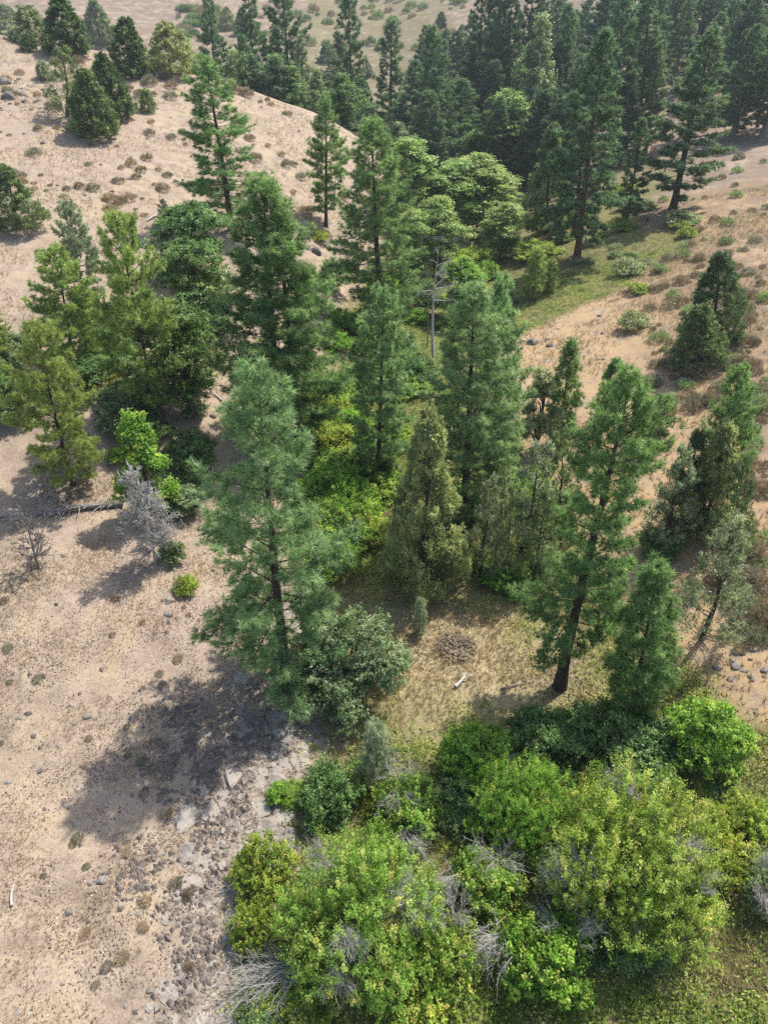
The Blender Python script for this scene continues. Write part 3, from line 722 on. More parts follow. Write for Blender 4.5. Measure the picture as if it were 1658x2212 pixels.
PT, JT, BT, SH = 'pine tree', 'juniper', 'broadleaf tree', 'shrub'
T_ = [
# --- near and middle pines
('pine_tree', 'pine_big', 'pine_blue', 622, 1476, 785, 315, 'biggest pine, full blue-green crown, beside the bare rock ledge', PT, dict(ut=520)),
('pine_tree', 'pine_broad', 'pine', 610, 962, 388, 235, 'left one of the tall twin pines sharing one foot', PT, dict(ut=572)),
('pine_tree', 'pine_lopsided', 'pine', 640, 968, 398, 225, 'right one of the tall twin pines sharing one foot', PT, dict(ut=612, rz=2.0)),
('pine_tree', 'pine_broad', 'pine', 825, 720, 258, 170, 'tall dark green pine just behind and right of the twin pines', PT, dict(ut=797, rz=4.0)),
('pine_tree', 'pine_mid', 'pine_blue', 815, 1040, 617, 142, 'pine with bare lower trunk standing over the lime shrubs', PT, dict(ut=822)),
('pine_tree', 'pine_broad', 'pine_blue', 998, 1155, 610, 210, 'bushy pine right behind the olive juniper in the centre', PT, dict(ut=1025, rz=1.0)),
('pine_tree', 'pine_mid', 'pine_blue', 1062, 1090, 598, 130, 'narrower pine leaning against the bushy pine behind the olive juniper', PT, dict(ut=1088, rz=3.0)),
('pine_tree', 'pine_open', 'pine', 1208, 1485, 800, 232, 'leaning pine with thick bare dark trunk and thin flat-topped crown', PT, dict(ut=1335)),
('pine_tree', 'pine_slim', 'pine', 1362, 1535, 1213, 140, 'small dense pine at the foot of the leaning thick-trunked pine', PT, dict(ut=1432)),
('pine_tree', 'pine_slim', 'pine', 1206, 960, 735, 72, 'slender young pine against the tan bank beside dark rocks', PT, dict(ut=1228)),
('pine_tree', 'pine_irregular', 'pine_yellow', 160, 1050, 700, 175, 'sunlit yellow-green pine above the fallen dead log', PT, dict(ut=88)),
('pine_tree', 'pine_irregular', 'pine_yellow', 335, 902, 458, 180, 'yellow-green pine with dark crooked trunk beside a leafy green tree', PT, dict(ut=268, rz=2.5)),
('pine_tree', 'pine_irregular', 'pine_yellow', 158, 800, 530, 158, 'yellow-green pine behind the one above the fallen log', PT, dict(ut=108, rz=4.2)),
('pine_tree', 'pine_irregular', 'juniper_grey', 190, 690, 435, 105, 'thin grey-green pine on the left slope behind yellow-green pines', PT, dict(ut=135, rz=5.2)),
('pine_tree', 'pine_irregular', 'pine_yellow', 8, 800, 645, 95, 'pine cut by the left edge below the stout juniper', PT, dict(rz=1.2)),
('pine_tree', 'pine_lopsided', 'pine', 500, 500, 120, 172, 'tall ragged pine alone on the tan slope above dark oaks', PT, dict(ut=462, rz=1.7)),
('pine_tree', 'pine_mid', 'pine', 704, 490, 210, 90, 'narrow pine alone at the tip of the tan slope, dark trunk bare', PT, dict(ut=700, rz=.6)),
('pine_tree', 'pine_irregular', 'juniper_grey', 358, 490, 430, 32, 'tiny grey conifer beside a weathered log on the left slope', PT, {}),
# --- behind the centre
('pine_tree', 'pine_far_slim', 'pine_hazy', 840, 330, 45, 78, 'leftmost narrow dark pine of the three tall ones past the slope tip', PT, dict(ut=846)),
('pine_tree', 'pine_far', 'pine_hazy', 905, 345, 128, 105, 'shorter pale pine between two tall ones past the slope tip', PT, dict(ut=900)),
('pine_tree', 'pine_far', 'pine_hazy', 958, 400, 52, 112, 'tallest pine of the three just past the slope tip', PT, dict(ut=935, rz=2)),
('pine_tree', 'pine_far', 'pine_hazy', 1245, 560, 60, 160, 'tall leaning pine with reddish trunk foot on the green flat', PT, dict(ut=1318, bark='bark_red')),
('pine_tree', 'pine_far', 'pine_hazy', 1452, 455, 58, 165, 'big leaning pine with long bare trunk before the right slope', PT, dict(ut=1545, rz=1.5)),
('pine_tree', 'pine_far_slim', 'pine_hazy', 1350, 490, 255, 62, 'slim pine close on the right of the reddish-footed pine', PT, dict(ut=1390)),
('pine_tree', 'pine_far_slim', 'pine_dark', 1240, 400, 150, 85, 'dark pine half hidden left of the reddish-footed pine', PT, dict(ut=1265, y=118)),
('pine_tree', 'pine_far', 'pine_hazy', 1172, 340, 88, 120, 'blue-green pine standing behind the grey conical juniper', PT, dict(ut=1202)),
('pine_tree', 'pine_far_slim', 'juniper', 1392, 335, 100, 65, 'olive-tinted slim conifer between the two big leaning pines', PT, dict(ut=1418)),
('pine_tree', 'pine_far_slim', 'pine_hazy', 1320, 240, -10, 95, 'tall pale pine behind the reddish-footed pine', PT, dict(ut=1345, y=165)),
('pine_tree', 'pine_far_slim', 'pine_hazy', 1372, 230, -20, 100, 'tall pine next right of the pale one behind the reddish-footed pine', PT, dict(ut=1395, y=170, rz=3)),
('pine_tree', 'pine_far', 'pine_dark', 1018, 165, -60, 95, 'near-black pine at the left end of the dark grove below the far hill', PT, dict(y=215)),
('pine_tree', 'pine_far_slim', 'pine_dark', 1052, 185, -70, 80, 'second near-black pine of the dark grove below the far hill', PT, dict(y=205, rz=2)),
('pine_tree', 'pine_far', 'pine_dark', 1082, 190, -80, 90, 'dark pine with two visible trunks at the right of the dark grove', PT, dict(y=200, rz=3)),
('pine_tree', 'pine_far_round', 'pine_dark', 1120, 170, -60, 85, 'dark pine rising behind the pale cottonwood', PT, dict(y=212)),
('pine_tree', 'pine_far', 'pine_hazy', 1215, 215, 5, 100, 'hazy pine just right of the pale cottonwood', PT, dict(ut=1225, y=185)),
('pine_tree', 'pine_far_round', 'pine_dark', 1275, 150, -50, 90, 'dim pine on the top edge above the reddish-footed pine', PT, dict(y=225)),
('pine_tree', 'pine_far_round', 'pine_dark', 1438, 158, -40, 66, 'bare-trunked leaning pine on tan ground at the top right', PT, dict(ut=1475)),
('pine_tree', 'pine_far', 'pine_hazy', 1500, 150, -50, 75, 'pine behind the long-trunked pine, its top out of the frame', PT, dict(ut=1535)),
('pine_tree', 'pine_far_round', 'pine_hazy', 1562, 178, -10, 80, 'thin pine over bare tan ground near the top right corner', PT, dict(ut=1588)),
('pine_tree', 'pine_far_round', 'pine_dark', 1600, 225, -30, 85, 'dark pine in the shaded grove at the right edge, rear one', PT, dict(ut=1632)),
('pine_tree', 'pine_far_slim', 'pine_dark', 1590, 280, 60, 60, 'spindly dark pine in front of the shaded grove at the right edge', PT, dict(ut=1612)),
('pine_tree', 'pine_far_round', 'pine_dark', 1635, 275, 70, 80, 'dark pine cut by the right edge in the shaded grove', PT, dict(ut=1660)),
('pine_tree', 'pine_far', 'pine_hazy', 480, 190, -20, 80, 'far hazy pine over the crest left of two taller ones', PT, dict(y=205)),
('pine_tree', 'pine_far', 'pine_hazy', 560, 190, -40, 95, 'far hazy pine over the crest, middle of the group', PT, dict(y=200, rz=1)),
('pine_tree', 'pine_far_round', 'pine_hazy', 632, 200, -50, 105, 'far hazy broad pine over the crest, right of the group', PT, dict(y=198, rz=2)),
('pine_tree', 'pine_far', 'pine_hazy', 765, 205, -30, 88, 'far hazy pine standing apart before the tan far hill', PT, dict(y=195, rz=3)),
('pine_tree', 'pine_far_slim', 'juniper_grey', 660, 205, 75, 50, 'grey thin conifer low among the far trees behind the crest', PT, dict(y=190)),
('pine_tree', 'pine_far_slim', 'pine_hazy', 545, 200, 75, 62, 'shorter far conifer before the hazy pines behind the crest', PT, dict(y=188)),
('pine_tree', 'pine_young', 'pine_yellow', 1148, 645, 535, 55, 'young pine pair on the bank, the taller left one', PT, dict(rz=1)),
('pine_tree', 'pine_young', 'pine_yellow', 1180, 632, 560, 38, 'young pine pair on the bank, the shorter right one', PT, dict(rz=2)),
('pine_tree', 'pine_young', 'juniper_grey', 815, 1690, 1562, 80, 'pale feathery sapling in front of the round grey-green bush', PT, dict(rz=.5)),
('pine_tree', 'pine_young', 'juniper_grey', 905, 1372, 1292, 34, 'tiny sapling on shaded ground below the olive juniper', PT, dict(rz=.9)),
# --- junipers
('juniper_tree', 'juniper_near', 'juniper_olive', 912, 1285, 890, 180, 'brownish olive juniper cone in the centre of the creek flat', JT, {}),
('juniper_tree', 'juniper_open', 'juniper_grey', 1035, 1262, 1030, 95, 'sparse grey juniper right next to the olive juniper', JT, dict(ut=1062)),
('juniper_tree', 'juniper_open', 'juniper_olive', 1093, 1262, 1045, 62, 'spindly juniper with thin dark stem among sparse ones', JT, dict(ut=1108)),
('juniper_tree', 'juniper_open', 'juniper_grey', 1115, 1252, 955, 150, 'tall sparse pale juniper left of the leaning thick-trunked pine', JT, dict(ut=1175)),
('juniper_tree', 'juniper_open', 'juniper', 1205, 1170, 925, 110, 'grey-green open juniper between the young slender pine and the flat-topped one', JT, dict(ut=1215, rz=2)),
('juniper_tree', 'juniper_open', 'juniper_grey', 1068, 1215, 1015, 70, 'thin pale juniper behind the spindly one with the dark stem', JT, dict(rz=3)),
('juniper_tree', 'juniper_open', 'juniper', 1150, 1275, 1060, 85, 'short open juniper nearest the flat-topped pine trunk', JT, dict(rz=5)),
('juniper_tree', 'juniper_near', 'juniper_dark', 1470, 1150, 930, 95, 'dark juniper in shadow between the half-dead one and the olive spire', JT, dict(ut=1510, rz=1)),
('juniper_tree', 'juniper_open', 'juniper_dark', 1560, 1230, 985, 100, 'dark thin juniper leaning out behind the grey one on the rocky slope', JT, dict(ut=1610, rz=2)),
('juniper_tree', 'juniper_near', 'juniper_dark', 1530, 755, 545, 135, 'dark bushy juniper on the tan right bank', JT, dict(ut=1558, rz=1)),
('juniper_tree', 'juniper_near', 'juniper', 1508, 800, 655, 118, 'smaller olive juniper in front of the dark one on the right bank', JT, dict(ut=1515, rz=2)),
('juniper_tree', 'juniper_near', 'juniper_olive', 1520, 1165, 915, 125, 'olive juniper spire below the right-hand pine top', JT, dict(ut=1572, rz=4)),
('juniper_tree', 'juniper_open', 'juniper_grey', 1435, 1195, 965, 115, 'half-dead grey juniper at the left of the right-edge group', JT, dict(ut=1482)),
('juniper_tree', 'juniper_open', 'juniper_grey', 1518, 1405, 1110, 160, 'sparse grey juniper with dark leaning stem before the rocky slope', JT, dict(ut=1592)),
('pine_tree', 'pine_irregular', 'pine', 1530, 1100, 785, 112, 'pine top rising over the olive juniper spire at the right', PT, dict(ut=1598, rz=3.3)),
('juniper_tree', 'juniper_near', 'juniper', 1178, 508, 268, 100, 'grey conical juniper on the green flat left of the reddish-footed pine', JT, dict(ut=1195)),
('juniper_tree', 'juniper_near', 'juniper', 46, 505, 355, 112, 'stout green juniper by itself at the left edge of the slope', JT, {}),
('juniper_tree', 'juniper_mid', 'juniper', 205, 302, 150, 105, 'front conical juniper of the three on the upper left slope', JT, dict(ut=180, rz=1)),
('juniper_tree', 'juniper_mid', 'juniper_dark', 258, 262, 115, 82, 'darker juniper behind the front one on the upper left slope', JT, dict(ut=215, rz=2)),
('juniper_tree', 'juniper_open', 'juniper', 150, 258, 98, 105, 'open spreading juniper with visible limbs on the upper left slope', JT, dict(ut=135)),
('juniper_tree', 'juniper_small', 'juniper', 322, 245, 193, 36, 'small lone juniper bush right of the three slope junipers', JT, {}),
('juniper_tree', 'juniper_small', 'juniper_grey', 98, 175, 132, 34, 'small pale juniper left of the three slope junipers', JT, {}),
('juniper_tree', 'juniper_mid', 'juniper_dark', 285, 168, 38, 88, 'dark juniper on the crest casting shadow on pale grass', JT, dict(ut=272, rz=3)),
('juniper_tree', 'juniper_round', 'juniper_olive', 372, 168, 50, 112, 'broad brownish juniper on the crest right of the dark one', JT, dict(rz=1)),
('juniper_tree', 'juniper_mid', 'juniper_dark', 155, 120, -8, 100, 'tall dark juniper at the top left behind the crest', JT, dict(rz=4)),
('juniper_tree', 'juniper_mid', 'juniper', 220, 100, 0, 62, 'narrower juniper right of the tall dark one at the top left', JT, dict(rz=5)),
('juniper_tree', 'juniper_round', 'juniper_grey', 72, 95, 12, 100, 'greyish round juniper near the top left corner', JT, dict(rz=2)),
('juniper_tree', 'juniper_round', 'juniper', 15, 75, 10, 90, 'round juniper in the top left corner', JT, dict(rz=3)),
('juniper_tree', 'juniper_small', 'juniper_dark', 66, 112, 72, 40, 'small dark juniper below the greyish round one in the corner', JT, dict(rz=3)),
# --- broadleaf trees
('cottonwood_tree', 'broad_tall', 'cotton', 885, 505, 298, 140, 'pale green cottonwood beside the tall dark pine in the creek bottom', BT, dict(bark='bark_grey')),
('cottonwood_tree', 'broad_pale', 'cotton', 1035, 510, 338, 178, 'wide pale cottonwood with grey limbs right of the other pale one', BT, dict(bark='bark_grey', rz=2)),
('cottonwood_tree', 'broad_tall', 'cotton', 1085, 405, 200, 138, 'sunlit cottonwood behind the wide pale one', BT, dict(bark='bark_grey', rz=4)),
('cottonwood_tree', 'broad_pale', 'cotton', 940, 600, 430, 120, 'thin yellowing tree full of dead grey twigs beside the bleached snag', BT, dict(bark='dead', twigs=5, rz=1)),
('cottonwood_tree', 'broad_far', 'greybush', 1135, 215, 38, 110, 'pale hazy cottonwood in front of the dark far grove', BT, dict(y=180)),
('cottonwood_tree', 'broad_tall', 'cotton', 965, 520, 350, 130, 'pale cottonwood filling the gap between the two pale ones', BT, dict(bark='bark_grey', rz=3)),
('cottonwood_tree', 'broad_pale', 'cotton', 880, 610, 450, 95, 'pale leafy tree behind the dark tall pine, left of the snag', BT, dict(bark='bark_grey', rz=5)),
('cottonwood_tree', 'broad_pale', 'cotton', 1075, 560, 440, 100, 'low pale leafy tree on the flat right of the bleached snag', BT, dict(bark='bark_grey', rz=6)),
('leafy_tree', 'broad_pale', 'fresh', 1000, 690, 560, 110, 'bright green leafy tree between the snag and the narrower leaning pine', BT, dict(bark='bark_grey', rz=2)),
('leafy_tree', 'broad_fresh', 'oak', 1020, 395, 290, 70, 'deep green leafy tree between pine and sunlit cottonwood', BT, {}),
('leafy_tree', 'broad_dark', 'oak', 425, 600, 440, 175, 'dark leafy tree at the foot of the ragged lone pine', BT, {}),
('leafy_tree', 'broad_dark', 'oak', 428, 690, 520, 165, 'dark leafy tree left of the twin pines, nearer of two', BT, dict(rz=1)),
('leafy_tree', 'broad_dark', 'oak', 410, 885, 650, 165, 'leafy green tree behind the crooked yellow-green pine', BT, dict(rz=2)),
('leafy_tree', 'broad_dark', 'oak', 15, 905, 770, 95, 'shaded leafy tree cut by the left edge', BT, dict(rz=3)),
('leafy_tree', 'broad_fresh', 'fresh', 338, 1120, 898, 125, 'bright green leafy tree behind the bare grey dead tree', BT, dict(rz=1)),
('leafy_tree', 'broad_dark', 'oak', 1400, 965, 855, 85, 'rounded leafy tree behind the flat-topped pine', BT, dict(rz=2)),
('leafy_tree', 'broad_fresh', 'oak', 1302, 905, 772, 58, 'dark leaf clump left of the flat-topped pine crown', BT, dict(rz=4)),
('leafy_tree', 'broad_fresh', 'juniper_olive', 1150, 980, 795, 92, 'brownish green thin leafy tree beside the slender young pine', BT, dict(rz=3)),
('leafy_tree', 'broad_far', 'oak', 738, 225, 160, 92, 'dark round tree just behind the tip of the tan slope', BT, dict(y=160)),
('leafy_tree', 'broad_far', 'pine_blue', 425, 180, 85, 78, 'hazy leafy tree peeping over the crest', BT, dict(y=190)),
('leafy_tree', 'broad_far', 'oak', 610, 200, 120, 105, 'dark green leafy tree low behind the crest', BT, dict(y=182, rz=2)),
('leafy_tree', 'broad_far', 'pine_blue', 520, 200, 110, 80, 'blue-green leafy tree low behind the crest', BT, dict(y=180, rz=3)),
('leafy_tree', 'broad_far', 'greybush', 690, 215, 150, 62, 'greyish leafy tree behind the crest beside the dark round one', BT, dict(y=176, rz=4)),
('leafy_tree', 'broad_fresh', 'juniper_grey', 1035, 270, 190, 75, 'silvery low tree left of the sunlit cottonwood', BT, dict(rz=4)),
# --- big shrubs in front
('leafy_bush', 'round_bush', 'greybush', 755, 1565, 1290, 262, 'round grey-green bush at the foot of the biggest pine', SH, dict(bark='bark_grey')),
('willow_bush', 'willow_a', 'willow', 780, 2135, 1775, 340, 'big rounded willow with grey dead twigs in the front centre', SH, dict(bark='bark_grey', twigs=9)),
('willow_bush', 'willow_b', 'willow', 1335, 2035, 1700, 380, 'biggest rounded willow, at the right in front', SH, dict(bark='bark_grey', twigs=7)),
('willow_bush', 'shrub_a', 'fresh', 1165, 2190, 1960, 210, 'bright green willow at the bottom edge right of a dark gap', SH, dict(twigs=2, bark='bark_grey')),
('willow_bush', 'shrub_a', 'willow', 1045, 1990, 1860, 155, 'yellowing willow between the two big rounded ones', SH, dict(twigs=2, rz=2, bark='bark_grey')),
('willow_bush', 'willow_b', 'fresh', 1120, 1870, 1680, 230, 'leafy green willow touching the left of the biggest willow', SH, dict(twigs=2, rz=2, bark='bark_grey')),
('leafy_bush', 'shrub_c', 'fresh', 1515, 1690, 1515, 180, 'smooth bright green bush below the rocky right slope', SH, dict(rz=3)),
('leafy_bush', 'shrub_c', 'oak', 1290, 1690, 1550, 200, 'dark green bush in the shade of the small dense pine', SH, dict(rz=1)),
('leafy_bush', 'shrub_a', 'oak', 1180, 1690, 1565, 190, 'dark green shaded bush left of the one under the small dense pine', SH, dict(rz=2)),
('leafy_bush', 'shrub_c', 'fresh', 1030, 1720, 1590, 170, 'medium green bush on the edge of the dry grass flat', SH, dict(rz=4)),
('leafy_bush', 'shrub_b', 'oak', 1410, 1700, 1590, 190, 'dark bush just left of the smooth bright green one', SH, dict(rz=5)),
('leafy_bush', 'shrub_b', 'lime', 572, 1960, 1800, 140, 'yellow-green bush at the edge of the stone slabs', SH, dict(rz=1)),
('leafy_bush', 'shrub_b', 'lime', 555, 2070, 1930, 110, 'low yellow-green bush next to the fan of dead twigs', SH, dict(rz=2)),
('leafy_bush', 'shrub_c', 'fresh', 605, 1745, 1675, 58, 'small bright green bush alone in the shade by the rocks', SH, dict(rz=2)),
('leafy_bush', 'shrub_a', 'oak', 715, 1800, 1680, 150, 'dark green bush just behind the front centre willow', SH, dict(rz=4)),
('leafy_bush', 'shrub_a', 'willow', 880, 1820, 1670, 150, 'yellow-tipped bush behind the front centre willow, right of the dark green one', SH, dict(rz=5, twigs=2)),
('leafy_bush', 'shrub_b', 'willow', 960, 2160, 2010, 170, 'low willow between the front willow and the bright green bottom one', SH, dict(rz=3, twigs=1)),
('leafy_bush', 'shrub_b', 'lime', 900, 2230, 2110, 200, 'yellow-green bush on the bottom edge, middle', SH, dict(rz=1)),
('leafy_bush', 'shrub_b', 'lime', 640, 2240, 2130, 190, 'leafy bush on the bottom edge under the dead twig fan', SH, dict(rz=4)),
('leafy_bush', 'shrub_b', 'lime', 1600, 1830, 1740, 120, 'low lime bush right of the biggest willow', SH, dict(rz=4)),
('leafy_bush', 'shrub_b', 'lime', 1530, 1930, 1800, 170, 'lime bush against the right side of the biggest willow', SH, dict(rz=2)),
('leafy_bush', 'shrub_b', 'greybush', 1650, 1990, 1850, 110, 'greyish bush cut by the right edge', SH, dict(rz=2, twigs=3)),
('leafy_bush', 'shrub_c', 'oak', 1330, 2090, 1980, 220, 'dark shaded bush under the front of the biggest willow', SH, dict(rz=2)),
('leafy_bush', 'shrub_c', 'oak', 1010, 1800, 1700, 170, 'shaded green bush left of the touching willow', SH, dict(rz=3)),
# --- middle shrubs
('leafy_bush', 'shrub_a', 'lime', 735, 1010, 915, 125, 'lime bush between the twin pines and the bare-trunked pine', SH, {}),
('leafy_bush', 'shrub_a', 'fresh', 735, 1130, 990, 135, 'deep green bush below the lime one in the creek bottom', SH, dict(rz=1)),
('leafy_bush', 'shrub_b', 'lime', 735, 930, 860, 95, 'upper lime bush right of the twin trunks', SH, dict(rz=2)),
('leafy_bush', 'shrub_c', 'fresh', 790, 1070, 985, 85, 'green bush at the foot of the bare-trunked pine', SH, dict(rz=3)),
('leafy_bush', 'shrub_b', 'gold', 232, 865, 790, 90, 'golden brown bush in the shade between yellow-green pines', SH, dict(rz=3)),
('leafy_bush', 'shrub_b', 'gold', 420, 1010, 945, 52, 'golden bush peeping left of the biggest pine', SH, dict(rz=1)),
('leafy_bush', 'shrub_b', 'lime', 405, 1295, 1250, 55, 'small yellow-green bush left of the biggest pine on dry ground', SH, dict(rz=2)),
('leafy_bush', 'shrub_c', 'oak', 375, 1225, 1150, 62, 'dark green bush at the foot of the bare grey dead tree', SH, dict(rz=4)),
('leafy_bush', 'shrub_c', 'fresh', 265, 1015, 965, 62, 'low green bush left of the bright green leafy tree', SH, dict(rz=5)),
('leafy_bush', 'shrub_a', 'fresh', 1080, 1000, 925, 95, 'vivid green bush in the gap beside the bushy pine', SH, dict(rz=5)),
('leafy_bush', 'shrub_b', 'lime', 1020, 590, 530, 90, 'yellow-green bush at the foot of the pale cottonwoods', SH, dict(rz=5)),
('leafy_bush', 'shrub_c', 'oak', 720, 640, 560, 85, 'dark bush right of the twin pines below the slope tip', SH, dict(rz=2)),
('leafy_bush', 'shrub_b', 'lime', 692, 528, 498, 45, 'little yellow bush at the foot of the lone narrow pine', SH, dict(rz=2)),
('leafy_bush', 'shrub_c', 'oak', 880, 850, 740, 95, 'shaded green bush left of the bleached snag', SH, dict(rz=2)),
('leafy_bush', 'shrub_c', 'oak', 900, 690, 600, 105, 'dark bush behind the shaded one left of the bleached snag', SH, dict(rz=4)),
('leafy_bush', 'shrub_c', 'fresh', 1095, 1290, 1220, 120, 'low green bush under the sparse junipers', SH, dict(rz=4)),
('leafy_bush', 'shrub_b', 'drybush', 985, 1425, 1385, 85, 'grey-tan dry bush alone on the grass flat', SH, dict(rz=1)),
('leafy_bush', 'shrub_b', 'juniper_olive', 1365, 720, 675, 68, 'rounded olive bush alone on the tan right bank', SH, dict(rz=1)),
('leafy_bush', 'shrub_b', 'juniper_olive', 1355, 600, 560, 75, 'olive bush at the top of the tan right bank', SH, dict(rz=2)),
('leafy_bush', 'shrub_b', 'lime', 1378, 638, 612, 62, 'flat yellow-green bush between olive ones on the right bank', SH, dict(rz=3)),
('leafy_bush', 'shrub_c', 'lime', 1160, 570, 520, 110, 'light green bush on the flat below the grey conical juniper', SH, dict(rz=3)),
('leafy_bush', 'shrub_c', 'juniper_olive', 1470, 490, 455, 85, 'olive bush round the foot of the long-trunked pine', SH, dict(rz=3)),
('leafy_bush', 'shrub_c', 'oak', 1420, 1215, 1150, 100, 'dark bush in the shade at the foot of the half-dead juniper', SH, dict(rz=3)),
# --- dead wood standing
('dead_tree', 'dead_fine', None, 335, 1218, 1000, 118, 'bare dead tree bristling with fine silver-grey twigs', 'dead tree', dict(bark='dead')),
('dead_tree', 'dead_small', None, 85, 1228, 1100, 90, 'small bare dark dead tree in front of the fallen log', 'dead tree', dict(bark='dead_dark')),
('dead_tree', 'dead_tall', None, 935, 785, 535, 150, 'tall grey snag with bleached bare branches at its top', 'dead tree', dict(bark='dead', ut=948)),
('dead_tree', 'dead_tall', None, 922, 750, 545, 60, 'darker bare trunk just left of the bleached snag', 'dead tree', dict(bark='dead_dark', rz=2)),
]
for (nm, lib, mat, ub, vb, vt, w, lab, cat, kw) in T_:
    plant(nm, lib, mat, ub, vb, vt, w, lab, cat, **kw)

# fan of dead branches leaning out of the front willow, left side
p, _ = at(640, 2110)
fan = empty('dead_branch_fan', p + np.array([0, 0, .9]))
prop(fan, 'fan of long bare grey branches hanging over the slabs at the front willow', 'dead branches')
obj('branches', TW_FAN, fan, M['dead'])

# fallen log with the stubs of its limbs
a0, _ = at(-10, 1128); a1, _ = at(268, 1095)
lg = Tubes(); rg = np.random.default_rng(5)
s = np.linspace(0, 1, 9); pts = a0[None] * (1 - s[:, None]) + a1[None] * s[:, None]
pts[:, 2] = [float(zt(q[0], q[1])) + .30 for q in pts]
lg.add(pts - a0, .09 + .13 * s, 7)
st = Tubes()
for i in range(70):
    f = rg.uniform(.12, .97); p0 = np.array([np.interp(f, s, pts[:, j]) for j in range(3)]) - a0
    d = unit(np.array([rg.normal(-.2, .35), rg.normal(-.5, .7), rg.uniform(-.15, .8)])); l = rg.uniform(.4, 1.5)
    st.add(np.stack([p0, p0 + d * l * .5, p0 + d * l + np.array([0, 0, -.1])]), [.035, .022, .007], 4)
log = empty('fallen_log', a0); prop(log, 'bleached fallen log with a comb of broken side limbs', 'fallen log')
obj('trunk', lg.mesh('trunk'), log, M['dead_dark']); obj('branches', st.mesh('branches'), log, M['dead'])

# loose sticks
def stick(u0, v0, u1, v1, r, lab, bend=.1, fork=False, mat='dead'):
    p0, _ = at(u0, v0); p1, _ = at(u1, v1); s = np.linspace(0, 1, 5)
    pts = p0[None] * (1 - s[:, None]) + p1[None] * s[:, None]
    pts[:, 0] += bend * np.sin(s * 3.14); pts[:, 2] = [float(zt(q[0], q[1])) + r * 1.2 + .05 for q in pts]
    t = Tubes(); t.add(pts - p0, r * (1.15 - .6 * s), 6)
    if fork:
        m = pts[2] - p0
        t.add(np.stack([m, m + np.array([.35, .1, .12]), m + np.array([.7, .35, .15])]), [r * .6, r * .45, r * .2], 5)
        m = pts[3] - p0
        t.add(np.stack([m, m + np.array([-.2, .2, .15]), m + np.array([-.3, .5, .3])]), [r * .5, r * .3, r * .1], 5)
    o = obj('driftwood' if fork else 'stick', t.mesh('stick'), None, M[mat]); o.location = p0
    prop(o, lab, 'driftwood' if fork else 'stick')
stick(982, 1488, 1004, 1460, .11, 'white forked driftwood lying on the dry grass flat', .12, True)
stick(28, 1960, 34, 1915, .055, 'short white curved stick on bare tan ground', -.08)
stick(985, 1570, 1030, 1588, .045, 'pale twig at the shade edge of the grass flat')
stick(995, 1590, 1012, 1580, .06, 'short grey chunk of wood beside the pale twig')
stick(1080, 1490, 1145, 1478, .05, 'thin branch lying left of the thick bare trunk', .0, False, 'dead_dark')
stick(620, 965, 680, 985, .07, 'pale broken limb at the foot of the twin pines')
stick(340, 468, 318, 480, .12, 'grey weathered stump wood beside the tiny conifer', .05, True)
stick(480, 870, 455, 850, .08, 'bleached limb on the bank behind the biggest pine', .1, True)
stick(835, 2140, 770, 2125, .06, 'white bare branch low in the front willow', .1, True)
stick(1580, 1315, 1650, 1285, .05, 'long pale stick on the rocky right slope')

# boulders with labels of their own
def boulder(u, v, w, lab, i=0, grp=None, h=None):
    p, _ = at(u, v); d = proj(p)[2]; k = w * d / FPX / 1.1
    o = obj('boulder', ROCK[i % 5], None, M['rock']); o.location = p + np.array([0, 0, k * .02])
    o.scale = (k * .9, k, k * (h or 1)); o.rotation_euler = (0, 0, u * .37); prop(o, lab, 'rock', grp)
for (u, v, w, lab) in [
 (190, 1550, 22, 'dark round boulder on tan ground above the pine shadow'), (87, 1666, 17, 'dark boulder on tan ground left of the pine shadow'),
 (198, 1908, 20, 'left boulder of a touching pair below the pine shadow'), (223, 1904, 27, 'right and bigger boulder of a touching pair below the pine shadow'),
 (75, 1592, 16, 'flat grey rock with a dry tuft left of the pine shadow'), (152, 1975, 20, 'grey rock below the touching boulder pair'),
 (98, 1750, 12, 'small dark rock on the tan ground far left'), (20, 1690, 16, 'flat dark rock near the left edge'),
 (366, 1300, 26, 'pale flat rock near the bare dead tree'), (365, 1330, 24, 'wide pale slab rock uphill of the pine shadow'),
 (558, 1560, 34, 'dark boulder at the edge of the stone ledge in pine shade'), (325, 2140, 20, 'grey rock near the bottom edge left of the slabs'),
 (512, 1968, 26, 'pale squared block at the foot of the slabs'), (1150, 742, 30, 'largest dark rock on the right bank behind the slender pine'),
 (1128, 738, 20, 'dark rock touching the largest one on the right bank'), (1188, 748, 20, 'grey rock right of the largest one on the right bank'),
 (1182, 734, 16, 'small grey rock uphill of the others on the right bank'), (1230, 730, 14, 'tan flat rock in dry grass on the right bank'),
 (682, 545, 30, 'black boulder under the lone narrow pine'), (708, 535, 26, 'black boulder right of the little yellow bush'), (662, 535, 22, 'black rock left of the little yellow bush'), (728, 540, 18, 'small black rock at the slope tip foot'),
 (50, 205, 22, 'dark rock in the outcrop at the left edge of the slope'), (12, 180, 30, 'dark outcrop rock at the far left edge'), (20, 212, 34, 'long dark rock below the far left outcrop'), (55, 220, 18, 'dark rock at the right end of the left outcrop'),
 (1590, 1440, 26, 'dark rock in the rocky soil of the right slope'), (1575, 1470, 18, 'small dark rock on the rocky right slope'), (1650, 1450, 22, 'dark rock cut by the right edge'), (1620, 1465, 16, 'small grey rock beside the right edge'),
 (485, 880, 24, 'pale boulder on the bank behind the biggest pine'), (460, 900, 18, 'smaller pale rock on the bank behind the biggest pine'),
]: boulder(u, v, w, lab, int(u + v))

